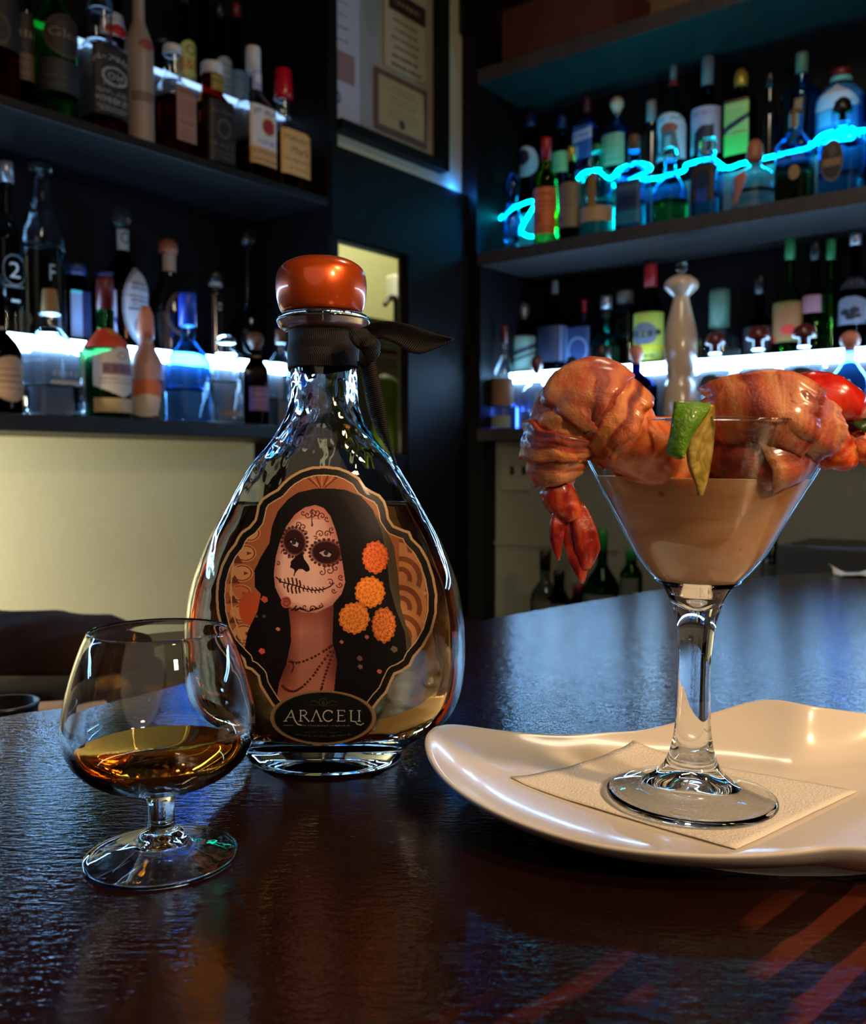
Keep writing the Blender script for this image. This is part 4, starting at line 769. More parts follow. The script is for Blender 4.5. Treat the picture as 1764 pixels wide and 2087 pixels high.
for k, (px, w_) in enumerate(((120, .10), (60, .12), (250, .07))):
    q = wl(px, 1300, -.15); zc = wl(0, 1330, DEP).z
    o = lathe('folded_cloth_heap', smooth_prof([(w_ * .9, 0), (w_, .01), (w_ * .8, .03 + .01 * k), (w_ * .3, .045), (.001, .048)], 4), pmat('black_cloth', (26, 20, 18), .9, bump=.4), seg=24, sec=2.6); o.location = (q.x, q.y, zc)
    tag(o, ['black folded cloth heap left of the mauve canister', 'black folded cloth heap at the far left of the work counter', 'black folded cloth heap right of the mauve canister'][k], 'cloth', 'dark cloths on the work counter')

# ================================================================== FOREGROUND
def patch(name, L, R, mat, parent, nu=8, nv=6, bulge=0.0, thick=0.0008, ruf=0.0, rs=60, seed=0):
    """ruled sheet between two boundary curves given as (px, py, depth)"""
    a = spline([atY(*p) for p in L], nv); c = spline([atY(*p) for p in R], nv)
    m = max(len(a), len(c))
    def res(P, m):
        out = []
        for i in range(m):
            t = i * (len(P) - 1) / (m - 1); k = min(int(t), len(P) - 2); out.append(P[k].lerp(P[k + 1], t - k))
        return out
    a = res(a, m); c = res(c, m); V = []; uv = []; Ln = 0
    for i in range(m):
        if i: Ln += (a[i].lerp(c[i], .5) - a[i - 1].lerp(c[i - 1], .5)).length
        for j in range(nu + 1):
            t = j / nu; p = a[i].lerp(c[i], t); p = p + Vector((0, -1, 0)) * bulge * math.sin(PI * t)
            if ruf: p = p + Vector((0, -1, .6)) * ruf * noise.fractal(p * rs + Vector((seed, 0, 0)), .8, 2, 3)
            V.append(p); uv.append((t * (a[i] - c[i]).length, Ln))
    Fc = [[i * (nu + 1) + j, i * (nu + 1) + j + 1, (i + 1) * (nu + 1) + j + 1, (i + 1) * (nu + 1) + j] for i in range(m - 1) for j in range(nu)]
    if parent is not None: V = [v - parent.location for v in V]
    o = mobj(name, V, Fc, mat, parent)
    ul = o.data.uv_layers.new(name='UVMap')
    for lp in o.data.loops: ul.data[lp.index].uv = uv[lp.vertex_index]
    if thick: s_ = o.modifiers.new('t', 'SOLIDIFY'); s_.thickness = thick; s_.offset = 0
    return o
GL_HERO = gmat('thick_clear_glass', (.985, .995, 1.0), 0.0, 1.50)
ZN0, ZN1 = atY(664, 1060, 0.515).z, atY(664, 900, 0.515).z
GL_WAVY = gmat('hand_blown_clear_glass', (.98, .995, 1.0), 0.0, 1.50, bump=1.0, bscale=50, bdist=.0022, bz=.6)
nt = GL_WAVY.node_tree; bpn = [n for n in nt.nodes if n.type == 'BUMP'][0]; tcn = [n for n in nt.nodes if n.type == 'TEX_COORD'][0]
sx = nt.nodes.new('ShaderNodeSeparateXYZ'); nt.links.new(tcn.outputs['Object'], sx.inputs[0]); mrn = nt.nodes.new('ShaderNodeMapRange'); mrn.inputs['From Min'].default_value = ZN0; mrn.inputs['From Max'].default_value = ZN1; mrn.inputs['To Min'].default_value = .22; mrn.inputs['To Max'].default_value = 1.0
nt.links.new(sx.outputs['Z'], mrn.inputs['Value']); nt.links.new(mrn.outputs[0], bpn.inputs['Strength'])
# ------------------------------------------------------------------ teardrop liquor bottle
YB = 0.515; k_ = 0.515 * 1.0 / F
bc = atY(664, 1550, YB)
def zb_(py): return max(0.0, atY(664, py, YB).z - max(0, atY(664, 1552, YB).z))
outer = [(118, 1552, 82), (142, 1549, 100), (156, 1541, 110), (166, 1526, 114), (177, 1510, 116), (203, 1495, 120), (243, 1470, 128), (266, 1440, 134), (280, 1400, 137), (286, 1350, 138), (286, 1300, 137), (283, 1255, 136), (274, 1200, 133),
         (257, 1150, 130), (236, 1100, 126), (214, 1060, 122), (193, 1022, 118), (179, 998, 115), (146, 945, 106), (114, 908, 96), (95, 880, 88), (81, 855, 79), (72, 830, 72), (68, 800, 68), (67, 760, 67), (67, 710, 67), (68, 680, 68)]
bot = empty('liquor_bottle', (bc.x, YB, 0.0), 0, 'large clear teardrop bottle with a painted lady label and round copper orange stopper', 'bottle')
sm = smooth_prof([(a * k_, zb_(b), c * k_) for a, b, c in outer], 4)
def shell(name, prof_out, prof_in, mat, par, seg=96, sec_out=2.15, sec_in=2.15):
    V = []; Fc = []
    for prof in (prof_out, prof_in):
        for (r, z, d) in prof:
            for i in range(seg):
                ph = 2 * PI * i / seg; s_ = sect(ph, 2.0 + (sec_out - 2.0) * min(1, max(0, (r - d) / .02)))
                V.append((r * s_ * math.cos(ph), d * s_ * math.sin(ph), z))
    n1 = len(prof_out); n2 = len(prof_in)
    for k in range(n1 - 1):
        for i in range(seg): j = (i + 1) % seg; Fc.append([k * seg + i, k * seg + j, (k + 1) * seg + j, (k + 1) * seg + i])
    b0 = n1 * seg
    for k in range(n2 - 1):
        for i in range(seg): j = (i + 1) % seg; Fc.append([b0 + k * seg + j, b0 + k * seg + i, b0 + (k + 1) * seg + i, b0 + (k + 1) * seg + j])
    Fc.append(list(range(seg))[::-1]); Fc.append([b0 + i for i in range(seg)])
    t1 = (n1 - 1) * seg; t2 = b0 + (n2 - 1) * seg
    for i in range(seg): j = (i + 1) % seg; Fc.append([t1 + i, t1 + j, t2 + j, t2 + i])
    return mobj(name, V, Fc, mat, par)
th = 11 * k_
inner = [(r - th, z, d - th) for r, z, d in sm if z > zb_(1478)]
inner = [(70 * k_, zb_(1503), 52 * k_), (130 * k_, zb_(1502), 74 * k_), (178 * k_, zb_(1497), 92 * k_), (213 * k_, zb_(1486), 106 * k_)] + inner
shell('glass_body', sm, inner, GL_WAVY, bot)
zl = zb_(1022)
liq = [(r - .00025, z + (.0004 if i == 0 else 0), d - .00025) for i, (r, z, d) in enumerate(inner) if z < zl]
ri = float(np.interp(zl, [q[1] for q in inner], [q[0] for q in inner])); di = float(np.interp(zl, [q[1] for q in inner], [q[2] for q in inner]))
liq.append((ri - .00025, zl, di - .00025))
LQ = liquid_mat('aged_tequila', (0.94, 0.60, 0.26), 22, tint=(1, .86, .66))
lathe('liquor', [(r, z) for r, z, d in liq], LQ, bot, seg=96, depth=[d for r, z, d in liq])
# lip and stopper
lip = smooth_prof([(60, 676), (84, 672), (92, 661), (93, 652), (86, 643), (60, 640)], 4)
lathe('glass_lip', [(r * k_, zb_(y)) for r, y in lip], GL_HERO, bot, seg=64)
cap = smooth_prof([(60, 641), (74, 640), (83, 632), (90, 605), (91, 575), (84, 550), (62, 534), (34, 527), (.5, 525)], 5)
cm = pmat('copper_orange_lacquer', (214, 84, 18), 0.30, metal=.55, coat=1.0, bump=.05, bscale=120, var=.12)
o = lathe('stopper', [(r * k_, zb_(y)) for r, y in cap], cm, bot, seg=64)
o.location.x = -4 * k_; 
# front surface of the bottle as a function of x, z (bottle space)
zs_ = np.array([q[1] for q in sm]); rs_ = np.array([q[0] for q in sm]); ds_ = np.array([q[2] for q in sm])
def front_y(x, z):
    r = np.interp(z, zs_, rs_); d = np.interp(z, zs_, ds_); e = 2.0 + .15 * np.clip((r - d) / .02, 0, 1)
    return -d * np.clip(1 - np.abs(x / r) ** e, 0.0004, 1) ** (1 / e)
def label_fn(c, off):
    def fn(u, v):
        X = 380 + (c.x0 + (c.x1 - c.x0) * u) / 2.898; Yp = 900 + (c.y0 + (c.y1 - c.y0) * v) / 2.898
        rx = (X - CX) / F; ry = (CY - Yp) / F
        dy = math.cos(TH) + ry * math.sin(TH); dz = -math.sin(TH) + ry * math.cos(TH)
        Yw = np.full(X.shape, YB - .034)
        for _ in range(12):
            t_ = Yw / dy; xw = rx * t_ - bc.x; zw = H + dz * t_
            Yw = .5 * Yw + .5 * (YB + front_y(xw, zw))
        t_ = Yw / dy; P = np.zeros(X.shape + (3,)); P[..., 0] = rx * t_ - bc.x; P[..., 1] = Yw - YB - off; P[..., 2] = H + dz * t_
        return P
    return fn
Lf = [(815, 143), (740, 148), (670, 170), (610, 205), (570, 240), (535, 280), (490, 305), (445, 335), (420, 375), (412, 420), (402, 460), (370, 500), (325, 530), (300, 565), (285, 600), (245, 650), (205, 730), (180, 820), (173, 910), (180, 1010), (205, 1110), (250, 1200), (310, 1265), (335, 1290), (345, 1335), (385, 1350), (420, 1385), (432, 1440), (465, 1495), (500, 1550), (560, 1620)]
Rf = [(900, 152), (960, 175), (1020, 212), (1055, 265), (1090, 288), (1140, 312), (1172, 350), (1188, 400), (1196, 450), (1225, 495), (1280, 518), (1318, 530), (1335, 570), (1385, 620), (1430, 700), (1462, 800), (1480, 900), (1478, 1010), (1450, 1120), (1400, 1210), (1345, 1275), (1322, 1325), (1270, 1360), (1232, 1375), (1208, 1425), (1185, 1480), (1140, 1530), (1080, 1610)]
OUT = Lf[::-1] + Rf
c = Canvas(160, 1495, 135, 1640, 2.9, (160, 96, 62))
ins = c.poly(OUT); D_ = c.dist(OUT)
# ornament: left scalloped panel, right fan arches, top rays
for i in range(9):
    yy = 560 + i * 118 - 20; xx = 330 - 60 * math.sin((i + .3) / 7 * PI)
    c.put(c.ell(xx + 50, yy, 66, 52) < 1, (206, 146, 100)); dd = c.ell(xx + 50, yy, 60, 46); c.put((dd < 1) & (dd > .86) & (c.X > xx + 20), (120, 60, 40))
    c.put(c.poly([(xx - 30, yy + 60), (xx + 36, yy + 60), (xx + 8, yy + 10)]), (104, 52, 36)); c.put(c.poly([(xx + 60, yy - 10), (xx + 90, yy), (xx + 60, yy + 14)]), (110, 56, 40)); c.put(c.ell(xx - 30, yy + 88, 26, 26) < 1, (196, 120, 70))
c.line([(345, 560), (280, 690), (262, 860), (270, 1000), (330, 1180)], 7, (206, 160, 116))
for i in range(5):
    yy = 640 + i * 170
    for r_ in (150, 122, 94, 66, 40): dd = c.ell(1262, yy, r_ * 1.05, r_ * 1.1); c.put((dd < 1) & (c.X > 1255), (188, 128, 84) if int(r_ / 28) % 2 else (126, 70, 46))
    c.put(c.ell(1385, yy + 85, 34, 13) < 1, (206, 150, 110))
for i in range(7):
    a_ = (i - 3) * .34
    for r_ in (0, 1): c.line([(800 + 20 * math.sin(a_), 270), (800 + 120 * math.sin(a_), 270 - 60 - 20 * math.cos(a_)), (800 + 210 * math.sin(a_ * 1.1), 300 - 95 * math.cos(a_))], 8, (200, 116, 80) if i % 2 else (110, 50, 36))
c.put(c.ell(380, 985, 70, 100) < 1, (186, 78, 44)); c.put(c.ell(340, 900, 80, 40, .6) < 1, (170, 84, 50), .6)
c.put(c.poly([(1120, 430), (1180, 520), (1225, 620), (1250, 800), (1265, 980), (1330, 1190), (1290, 1290), (1200, 1150), (1170, 760)]), (78, 70, 54))
# hair
hair = [(600, 340), (660, 300), (760, 278), (860, 276), (940, 285), (1030, 322), (1100, 400), (1150, 520), (1180, 680), (1200, 860), (1240, 1000), (1290, 1130), (1300, 1240), (1330, 1300), (1200, 1400), (1160, 1500), (1080, 1600), (540, 1600), (455, 1430), (345, 1330), (345, 1220), (362, 1120), (420, 1000), (440, 900), (405, 860), (402, 760), (440, 680), (490, 600), (505, 500), (540, 410)]
c.put(c.poly(hair), (12, 8, 10))
for k in range(16): c.line([(900 + k * 9, 300 + k * 4), (960 + k * 9, 380 + k * 6), (1000 + k * 10, 470 + k * 6)], 3, (52, 34, 32), .5)
# neck and shoulders
neck = [(600, 960), (870, 930), (862, 1180), (890, 1300), (868, 1500), (860, 1600), (520, 1600), (548, 1420), (590, 1310), (618, 1180), (614, 1080)]
m = c.poly(neck); c.put(m, (188, 118, 100)); c.put(m, (104, 40, 36), np.clip((np.abs(c.X - 735) - 60) / 90, 0, 1) * .85); c.put(m & (c.Y > 1350), (206, 120, 96), np.clip((c.Y - 1350) / 160, 0, 1) * .8); c.put(m, (110, 50, 44), np.clip((1120 - c.Y) / 140, 0, 1) * .8)
# face
face = [(700, 388), (760, 374), (812, 392), (850, 440), (880, 520), (905, 620), (925, 740), (938, 830), (915, 900), (860, 965), (770, 1010), (690, 1008), (610, 975), (555, 925), (524, 860), (516, 780), (528, 680), (552, 590), (590, 500), (640, 430)]
m = c.poly(face); fd = c.dist(face); c.put(m, (232, 184, 172)); c.put(m, (150, 84, 78), np.clip((48 - fd) / 48, 0, 1) * .7); c.put(m & (c.X > 760), (190, 120, 108), np.clip((c.X - 760) / 170, 0, 1) * .8)
c.put(m & (c.Y < 460), (206, 120, 104), .5)
INK = (46, 14, 16)
for ex, ey, rx, ry, an in ((638, 592, 68, 82, -.25), (826, 655, 92, 72, .12)):
    dd = c.ell(ex, ey, rx, ry, an); c.put(np.clip((1.12 - dd) / .3, 0, 1) * m, (46, 12, 16))
    for i in range(22):
        a_ = i / 22 * 2 * PI; c.put((c.ell(ex + (rx + 8) * math.cos(a_), ey + (ry + 6) * math.sin(a_), 9, 9) < 1) & m, (70, 24, 26), .9)
c.put(c.poly([(612, 590), (640, 570), (664, 600), (655, 622), (630, 612)]), (196, 178, 180)); c.put(c.ell(634, 592, 14, 16) < 1, (40, 30, 36)); c.line([(600, 592), (630, 570), (668, 600)], 7, (12, 4, 6))
c.put(c.poly([(784, 655), (820, 640), (856, 664), (846, 680), (808, 676)]), (176, 158, 162)); c.put(c.ell(824, 657, 14, 14) < 1, (40, 30, 36)); c.line([(772, 655), (818, 634), (864, 662)], 7, (12, 4, 6))
c.put(c.poly([(684, 650), (694, 690), (722, 730), (730, 758), (710, 770), (684, 752), (664, 752), (642, 776), (636, 755), (612, 742), (618, 705), (650, 675)]), (26, 8, 12)); c.line([(640, 770), (636, 790)], 5, INK)
# stitched mouth
mth = [(530, 800), (560, 828), (600, 838), (650, 850), (700, 868), (760, 878), (810, 872), (850, 854), (870, 835)]
c.line(mth, 6, INK)
for x, y, h_ in ((552, 820, 12), (578, 836, 26), (600, 846, 40), (624, 850, 44), (648, 852, 42), (668, 856, 34), (692, 866, 18), (716, 870, 16), (740, 876, 16), (762, 877, 16), (784, 876, 14), (806, 872, 13)):
    c.line([(x, y - h_), (x + 6, y - h_ * .3), (x - 4, y + h_ * .3), (x + 2, y + h_)], 5 if h_ < 30 else 8, INK)
def swirl(x, y, r_, a0, turns, w_=4):
    c.line([(x + r_ * (1 - t) * math.cos(a0 + turns * 2 * PI * t), y + r_ * (1 - t) * math.sin(a0 + turns * 2 * PI * t)) for t in np.linspace(0, .93, 26)], w_, (84, 28, 26))
for s_ in ((742, 420, 26, 1.6, -1.2), (716, 432, 22, 0, 1.2), (770, 418, 24, PI, -1.2), (800, 440, 24, 2.4, 1.3), (690, 420, 16, 1, 1), (830, 455, 18, 1, 1), (690, 505, 22, 2, 1.3), (660, 490, 18, .5, -1.2), (704, 540, 13, 4, 1), (790, 545, 24, 3, 1.3), (830, 545, 22, .3, -1.3), (858, 520, 20, 1, 1.2), (762, 570, 14, 4, 1),
           (580, 655, 20, 3, 1.3), (604, 680, 12, 5, 1), (845, 760, 34, 3.4, 1.4), (880, 745, 24, 5, -1.3), (800, 770, 22, 5.5, 1.1), (912, 800, 18, 1, 1.3), (905, 845, 20, 3, -1.2), (870, 880, 16, .4, 1.3), (850, 830, 20, 4, 1.1), (540, 720, 14, 4.6, 1), (790, 970, 16, 5, 1.2), (750, 985, 20, 3, 1.2), (700, 975, 16, 1, 1.1)): swirl(*s_)
c.line([(742, 400), (740, 450), (742, 495)], 5, (84, 28, 26)); c.put(c.ell(742, 492, 6, 10) < 1, (90, 30, 28))
c.line([(620, 995), (660, 985), (720, 1002), (780, 985), (808, 970)], 5, INK)
for x, y, a_ in ((640, 980, -.8), (655, 992, -.5), (680, 985, .5), (736, 992, -.6), (768, 982, .5)): c.put(c.ell(x, y, 18, 5, a_) < 1, INK)
c.put(c.ell(588, 948, 30, 34) < 1, (170, 84, 74)); c.line([(570, 930), (600, 925), (612, 950), (595, 972), (572, 960), (580, 940), (598, 945)], 4, (110, 44, 40))
# bead necklaces
def beads(P, n, r_=8):
    P = [Vector((a, b, 0)) for a, b in P]; Q = spline(P, 12)
    for i in range(n):
        q = Q[int(i * (len(Q) - 1) / (n - 1))]; c.put(c.ell(q.x, q.y, r_, r_) < 1, (66, 20, 20)); c.put(c.ell(q.x - 2, q.y - 3, 3, 3) < 1, (130, 70, 64))
beads([(612, 1296), (660, 1304), (740, 1276), (820, 1230), (862, 1200)], 15); beads([(566, 1440), (590, 1462), (630, 1474), (680, 1450), (740, 1390), (790, 1320), (850, 1240)], 24); beads([(872, 1230), (842, 1310), (815, 1390), (796, 1460)], 13)
c.line([(625, 1300), (634, 1330), (622, 1360)], 6, (66, 20, 20))
# marigolds
def marigold(x, y, rx, ry, col):
    an = np.arctan2(c.Y - y, c.X - x); dd = c.ell(x, y, rx, ry); rip = 1 + .045 * np.sin(an * 17) + .03 * np.sin(an * 9 + 1)
    m_ = dd < rip; c.put(m_, col); 
    pt = np.sin(dd * 17 + 1.6 * np.sin(an * 7 + dd * 5)) * np.sin(an * 11 + dd * 9); c.put(m_ & (pt > .25), [min(255, v * 1.12 + 8) for v in col]); c.put(m_ & (pt < -.45), [v * .80 for v in col]); c.put(m_ & (dd > .9), [v * .85 for v in col])
marigold(1165, 1082, 70, 104, (222, 116, 50)); marigold(1115, 683, 76, 96, (244, 110, 52)); marigold(1083, 888, 88, 92, (250, 136, 52)); marigold(990, 1042, 90, 92, (252, 138, 56))
for x, y, r_, cl in ((445, 1235, 20, (206, 84, 70)), (460, 930, 22, (190, 84, 56)), (540, 1106, 14, (196, 120, 92)), (915, 1182, 13, (190, 110, 92)), (1064, 1152, 14, (176, 104, 84)), (1022, 1278, 18, (110, 84, 76)), (1025, 1328, 16, (126, 96, 88)), (1138, 1356, 16, (196, 110, 90)), (1225, 1224, 22, (110, 92, 72)), (412, 1030, 11, (96, 72, 74)), (458, 1030, 12, (74, 60, 66))):
    c.put(c.poly([(x - r_, y), (x - r_ * .3, y - r_ * .9), (x + r_ * .8, y - r_ * .5), (x + r_, y + r_ * .5), (x, y + r_)]), cl)
# border: gold line, black band, thin gold line
BL = (20, 16, 14)
c.put(ins & (D_ < 52), BL); c.put(ins & (D_ < 15), (196, 160, 116)); c.put(ins & (D_ < 57) & (D_ > 51), (206, 176, 138))
c.A = ins
LBL = c.mesh('picture_label', label_fn(c, .0006), M_HERO, bot)
LBL['label'] = 'painted lady with skull make-up, marigolds and a black gold-edged border'
# oval name plate
c = Canvas(490, 1125, 1462, 1790, 2.2, (16, 17, 14))
dd = c.ell(808, 1626, 312, 160); c.A = dd < 1
c.put(dd > .92, (150, 118, 84)); c.put((dd > .915) & (dd < .935), (90, 70, 50))
SV = (200, 196, 188)
def st(P, w_=4.5): c.line(P, w_, SV, soft=1.2)
def serif(x, y, h_=11): st([(x - h_, y), (x + h_, y)], 3)
# A R A C E L I
st([(584, 1646), (622, 1584)], 4); st([(622, 1584), (640, 1640), (656, 1664), (680, 1672)], 6); st([(600, 1624), (634, 1624)], 3); serif(586, 1647, 10)
st([(676, 1584), (676, 1646)], 6); st([(670, 1584), (700, 1584), (712, 1598), (702, 1612), (678, 1614)], 4); st([(692, 1614), (724, 1648)], 6); serif(676, 1647, 10)
st([(742, 1646), (768, 1584)], 4); st([(768, 1584), (796, 1648)], 6); serif(744, 1647, 9); serif(796, 1647, 9)
cx_, cyy = 838, 1616
st([(cx_ + 30 * math.cos(a), cyy + 32 * math.sin(a)) for a in np.linspace(.75, 2 * PI - .75, 16)], 6); st([(862, 1588), (862, 1600)], 3)
st([(898, 1584), (898, 1646)], 6); st([(890, 1584), (934, 1584), (935, 1592)], 3); st([(898, 1614), (926, 1614)], 3); st([(890, 1647), (936, 1647), (937, 1638)], 3)
st([(972, 1586), (972, 1646)], 6); serif(972, 1585, 9); st([(972, 1647), (1000, 1650), (1006, 1664), (1030, 1670), (1046, 1660)], 4)
st([(1020, 1586), (1020, 1646)], 6); serif(1020, 1585, 9); serif(1020, 1647, 9)
GY = (112, 104, 92)
c.line([(576, 1672), (632, 1672)], 3, GY); c.line([(676, 1674), (968, 1674)], 2, (60, 52, 44)); c.text('REPOSADO TEQUILA', 825, 1674, 12, GY, w=280)
c.text('40% ALC. BY VOL. (80 PROOF)', 808, 1738, 14, (86, 80, 70), w=330, arc=-12); c.text('HECHO EN MEXICO', 808, 1712, 9, (64, 58, 50), w=220)
for s_ in (-1, 1): 
    c.line([(808 + s_ * 78, 1532), (808 + s_ * 50, 1526), (808 + s_ * 30, 1540), (808 + s_ * 14, 1548)], 3, (64, 56, 44)); c.line([(808 + s_ * 80, 1550), (808 + s_ * 40, 1556), (808, 1552)], 2, (58, 50, 40))
dd2 = c.ell(808, 1536, 26, 24); c.put((dd2 < 1) & (dd2 > .82), (64, 56, 44)); c.put(c.ell(808, 1538, 10, 12) < 1, (58, 50, 40))
NP = c.mesh('name_plate', label_fn(c, .0013), M_HERO, LBL); NP['label'] = 'black oval plate with silver brand lettering'
# ------------------------------------------------------------------ ribbon
rb = bpy.data.materials.new('ribbed_black_ribbon'); rb.use_nodes = True; nt = rb.node_tree; b = nt.nodes['Principled BSDF']
uvn = nt.nodes.new('ShaderNodeUVMap'); w_ = nt.nodes.new('ShaderNodeTexWave'); w_.inputs['Scale'].default_value = 290; w_.bands_direction = 'Y'
nt.links.new(uvn.outputs[0], w_.inputs['Vector']); mx = nt.nodes.new('ShaderNodeMix'); mx.data_type = 'RGBA'; mx.inputs['A'].default_value = (.005, .005, .006, 1); mx.inputs['B'].default_value = (.05, .038, .028, 1)
cr = nt.nodes.new('ShaderNodeValToRGB'); cr.color_ramp.elements[0].position = .80; cr.color_ramp.elements[1].position = .98
nt.links.new(w_.outputs['Fac'], cr.inputs[0]); nt.links.new(cr.outputs[0], mx.inputs['Factor']); nt.links.new(mx.outputs['Result'], b.inputs['Base Color']); b.inputs['Roughness'].default_value = .55; b.inputs['Specular IOR Level'].default_value = .15
bp = nt.nodes.new('ShaderNodeBump'); bp.inputs['Distance'].default_value = .0004; bp.inputs['Strength'].default_value = .6; nt.links.new(w_.outputs['Fac'], bp.inputs['Height']); nt.links.new(bp.outputs[0], b.inputs['Normal'])
rib = empty('ribbon', (bc.x, YB, zb_(715)), 0, 'ribbed black ribbon tied round the neck of the teardrop bottle', 'ribbon')
V = []; Fc = []; uv = []; seg = 64; zz = [(668, 69.5), (676, 71.5), (700, 71), (715, 73), (730, 71.5), (750, 72), (757, 70.5)]
for k, (y, r_) in enumerate(zz):
    for i in range(seg + 1):
        a_ = 2 * PI * i / seg; wob = 1 + .012 * math.sin(a_ * 3 + k); dzz = -6 * max(0, math.cos(a_ - .4)) * (k / 6) - (4 if math.sin(a_) < 0 and k == 6 else 0)
        V.append((r_ * k_ * wob * math.cos(a_), r_ * k_ * wob * math.sin(a_), zb_(y - dzz * -1) - rib.location.z)); uv.append((k * .004, a_ * r_ * k_))
for k in range(len(zz) - 1):
    for i in range(seg): a = k * (seg + 1) + i; Fc.append([a, a + 1, a + seg + 2, a + seg + 1])
o = mobj('ribbon_band', V, Fc, rb, rib); ul = o.data.uv_layers.new(name='UVMap')
for lp in o.data.loops: ul.data[lp.index].uv = uv[lp.vertex_index]
s_ = o.modifiers.new('t', 'SOLIDIFY'); s_.thickness = .0009; s_.offset = 1
ub = [(738, 668, .492), (775, 655, .485), (830, 661, .480), (880, 678, .478), (926, 691, .476)]
lb_ = [(742, 712, .492), (770, 690, .487), (805, 700, .482), (852, 721, .479), (924, 692, .476)]
patch('ribbon_tail', ub, lb_, rb, rib, nu=6, nv=6, bulge=-.002)
patch('ribbon_tail', [(735, 740, .493), (742, 790, .495), (752, 840, .498), (768, 880, .500), (790, 915, .503), (806, 948, .505)], [(762, 728, .490), (774, 780, .490), (784, 830, .492), (792, 880, .495), (798, 915, .499), (808, 949, .504)], rb, rib, nu=6, nv=6, bulge=.003)
kn = tube('ribbon_knot', [p - rib.location for p in spline([atY(724, 700, .489), atY(742, 690, .487), atY(754, 706, .487), atY(750, 730, .488), atY(730, 742, .490)], 6)], [.003, .005, .0075, .0085, .0085, .008, .007, .0065, .0065, .007, .0075, .008, .008, .0075, .007, .0065, .006, .005, .0045, .004, .0035, .003, .0025, .002, .002][:25], rb, rib, seg=14, flat=.7, wob=.0012, wsc=120)
uln = kn.data.uv_layers.new(name='UVMap')
for lp in kn.data.loops: v = kn.data.vertices[lp.vertex_index].co; uln.data[lp.index].uv = (v.x, v.z * .6 + v.x)

# ------------------------------------------------------------------ brandy glass
YS = 0.385; ks = YS / F
sc0 = atZ(330, 1748); YS = sc0.y; ks = YS / F * 1.0
def zs(py): return atY(325, py, YS).z
sn = empty('brandy_glass', (sc0.x, YS, 0), 0, 'short stemmed brandy glass holding a little amber liquor, front left on the bar', 'glass')
bo = smooth_prof([(26, 1652), (29, 1630), (40, 1612), (80, 1604), (118, 1591), (150, 1572), (174, 1548), (188, 1520), (193, 1492), (192, 1460), (185, 1420), (172, 1370), (156, 1325), (143, 1296), (139, 1287)], 5)
bi = smooth_prof([(.5, 1596), (40, 1596), (78, 1592), (114, 1580), (144, 1562), (167, 1540), (181, 1515), (186.5, 1490), (185.5, 1460), (178.5, 1420), (165.5, 1370), (149.5, 1325), (137, 1298), (134, 1289)], 5)
footp = [(.5, 1716), (26, 1722), (44, 1730), (80, 1739), (115, 1746), (140, 1751), (150, 1753), (155, 1750.5), (156, 1747), (153, 1743), (120, 1738), (80, 1730), (54, 1721), (50, 1712), (46, 1702), (34, 1694), (28, 1686), (26.5, 1670)]
fp = smooth_prof(footp, 4)
def zf(py): return max(0.0, zs(py) - zs(1753))
prof_o = [(max(.0001, r) * ks, zf(y), max(.0001, r) * ks) for r, y in fp] + [(r * ks, zf(y), r * ks) for r, y in bo]
prof_i = [(r * ks, zf(y), r * ks) for r, y in bi]
shell('glass_bowl_and_foot', prof_o, prof_i, GL_HERO, sn, seg=72)
zl = zf(1531); pl = [(r - .00012, z + (.0002 if i < 6 else 0)) for i, (r, z, d) in enumerate(prof_i) if z < zl]
rl = float(np.interp(zl, [q[1] for q in prof_i], [q[0] for q in prof_i])); pl.append((rl - .00012, zl))
lathe('liquor', pl, liquid_mat('amber_brandy', (0.98, 0.64, 0.08), 16, tint=(1, .74, .28)), sn, seg=72)

# ------------------------------------------------------------------ white plate
def rim_pt(px, py, z): p = atZ(px, py, z); return (p.x, p.y, z)
RP = [rim_pt(864, 1492, .031), rim_pt(905, 1586, .025), rim_pt(1000, 1648, .021), rim_pt(1200, 1716, .0185), rim_pt(1380, 1736, .0185), rim_pt(1540, 1738, .019), rim_pt(1700, 1718, .022), (.235, .347, .026), (.292, .37, .036), (.304, .41, .038), (.285, .46, .026), (.262, .505, .026), rim_pt(1660, 1440, .036), rim_pt(1562, 1419, .038), rim_pt(1440, 1456, .027), rim_pt(1310, 1490, .018), rim_pt(1140, 1501, .0165), rim_pt(1000, 1489, .020), rim_pt(905, 1467, .030)]
pc_ = Vector((.148, .425, 0))
ang = [math.atan2(p[1] - pc_.y, p[0] - pc_.x) for p in RP]; 
order = np.argsort(ang); AN = np.array(ang)[order]; RR = np.array([math.hypot(p[0] - pc_.x, p[1] - pc_.y) for p in RP])[order]; ZZ = np.array([p[2] for p in RP])[order]
nA = 144; grid = np.linspace(-PI, PI, nA, endpoint=False)
def per(vals):
    v = np.interp(grid, np.concatenate([AN - 2 * PI, AN, AN + 2 * PI]), np.tile(vals, 3))
    ker = np.exp(-np.linspace(-2, 2, 9) ** 2 / 1.6); ker /= ker.sum()
    return np.convolve(np.concatenate([v[-4:], v, v[:4]]), ker, 'valid')
RG = per(RR); ZG = per(ZZ)
Z0 = 0.0035
prof_t = [(0.0, 0.0), (.2, 0.0), (.42, .0), (.56, .01), (.68, .07), (.79, .22), (.88, .46), (.95, .76), (.985, .96), (1.0, 1.0)]
V = []; rings = []
for t_, hz in prof_t[1:]:
    for i in range(nA): V.append((RG[i] * t_ * math.cos(grid[i]), RG[i] * t_ * math.sin(grid[i]), Z0 + .0035 + (ZG[i] - Z0 - .0035) * hz))
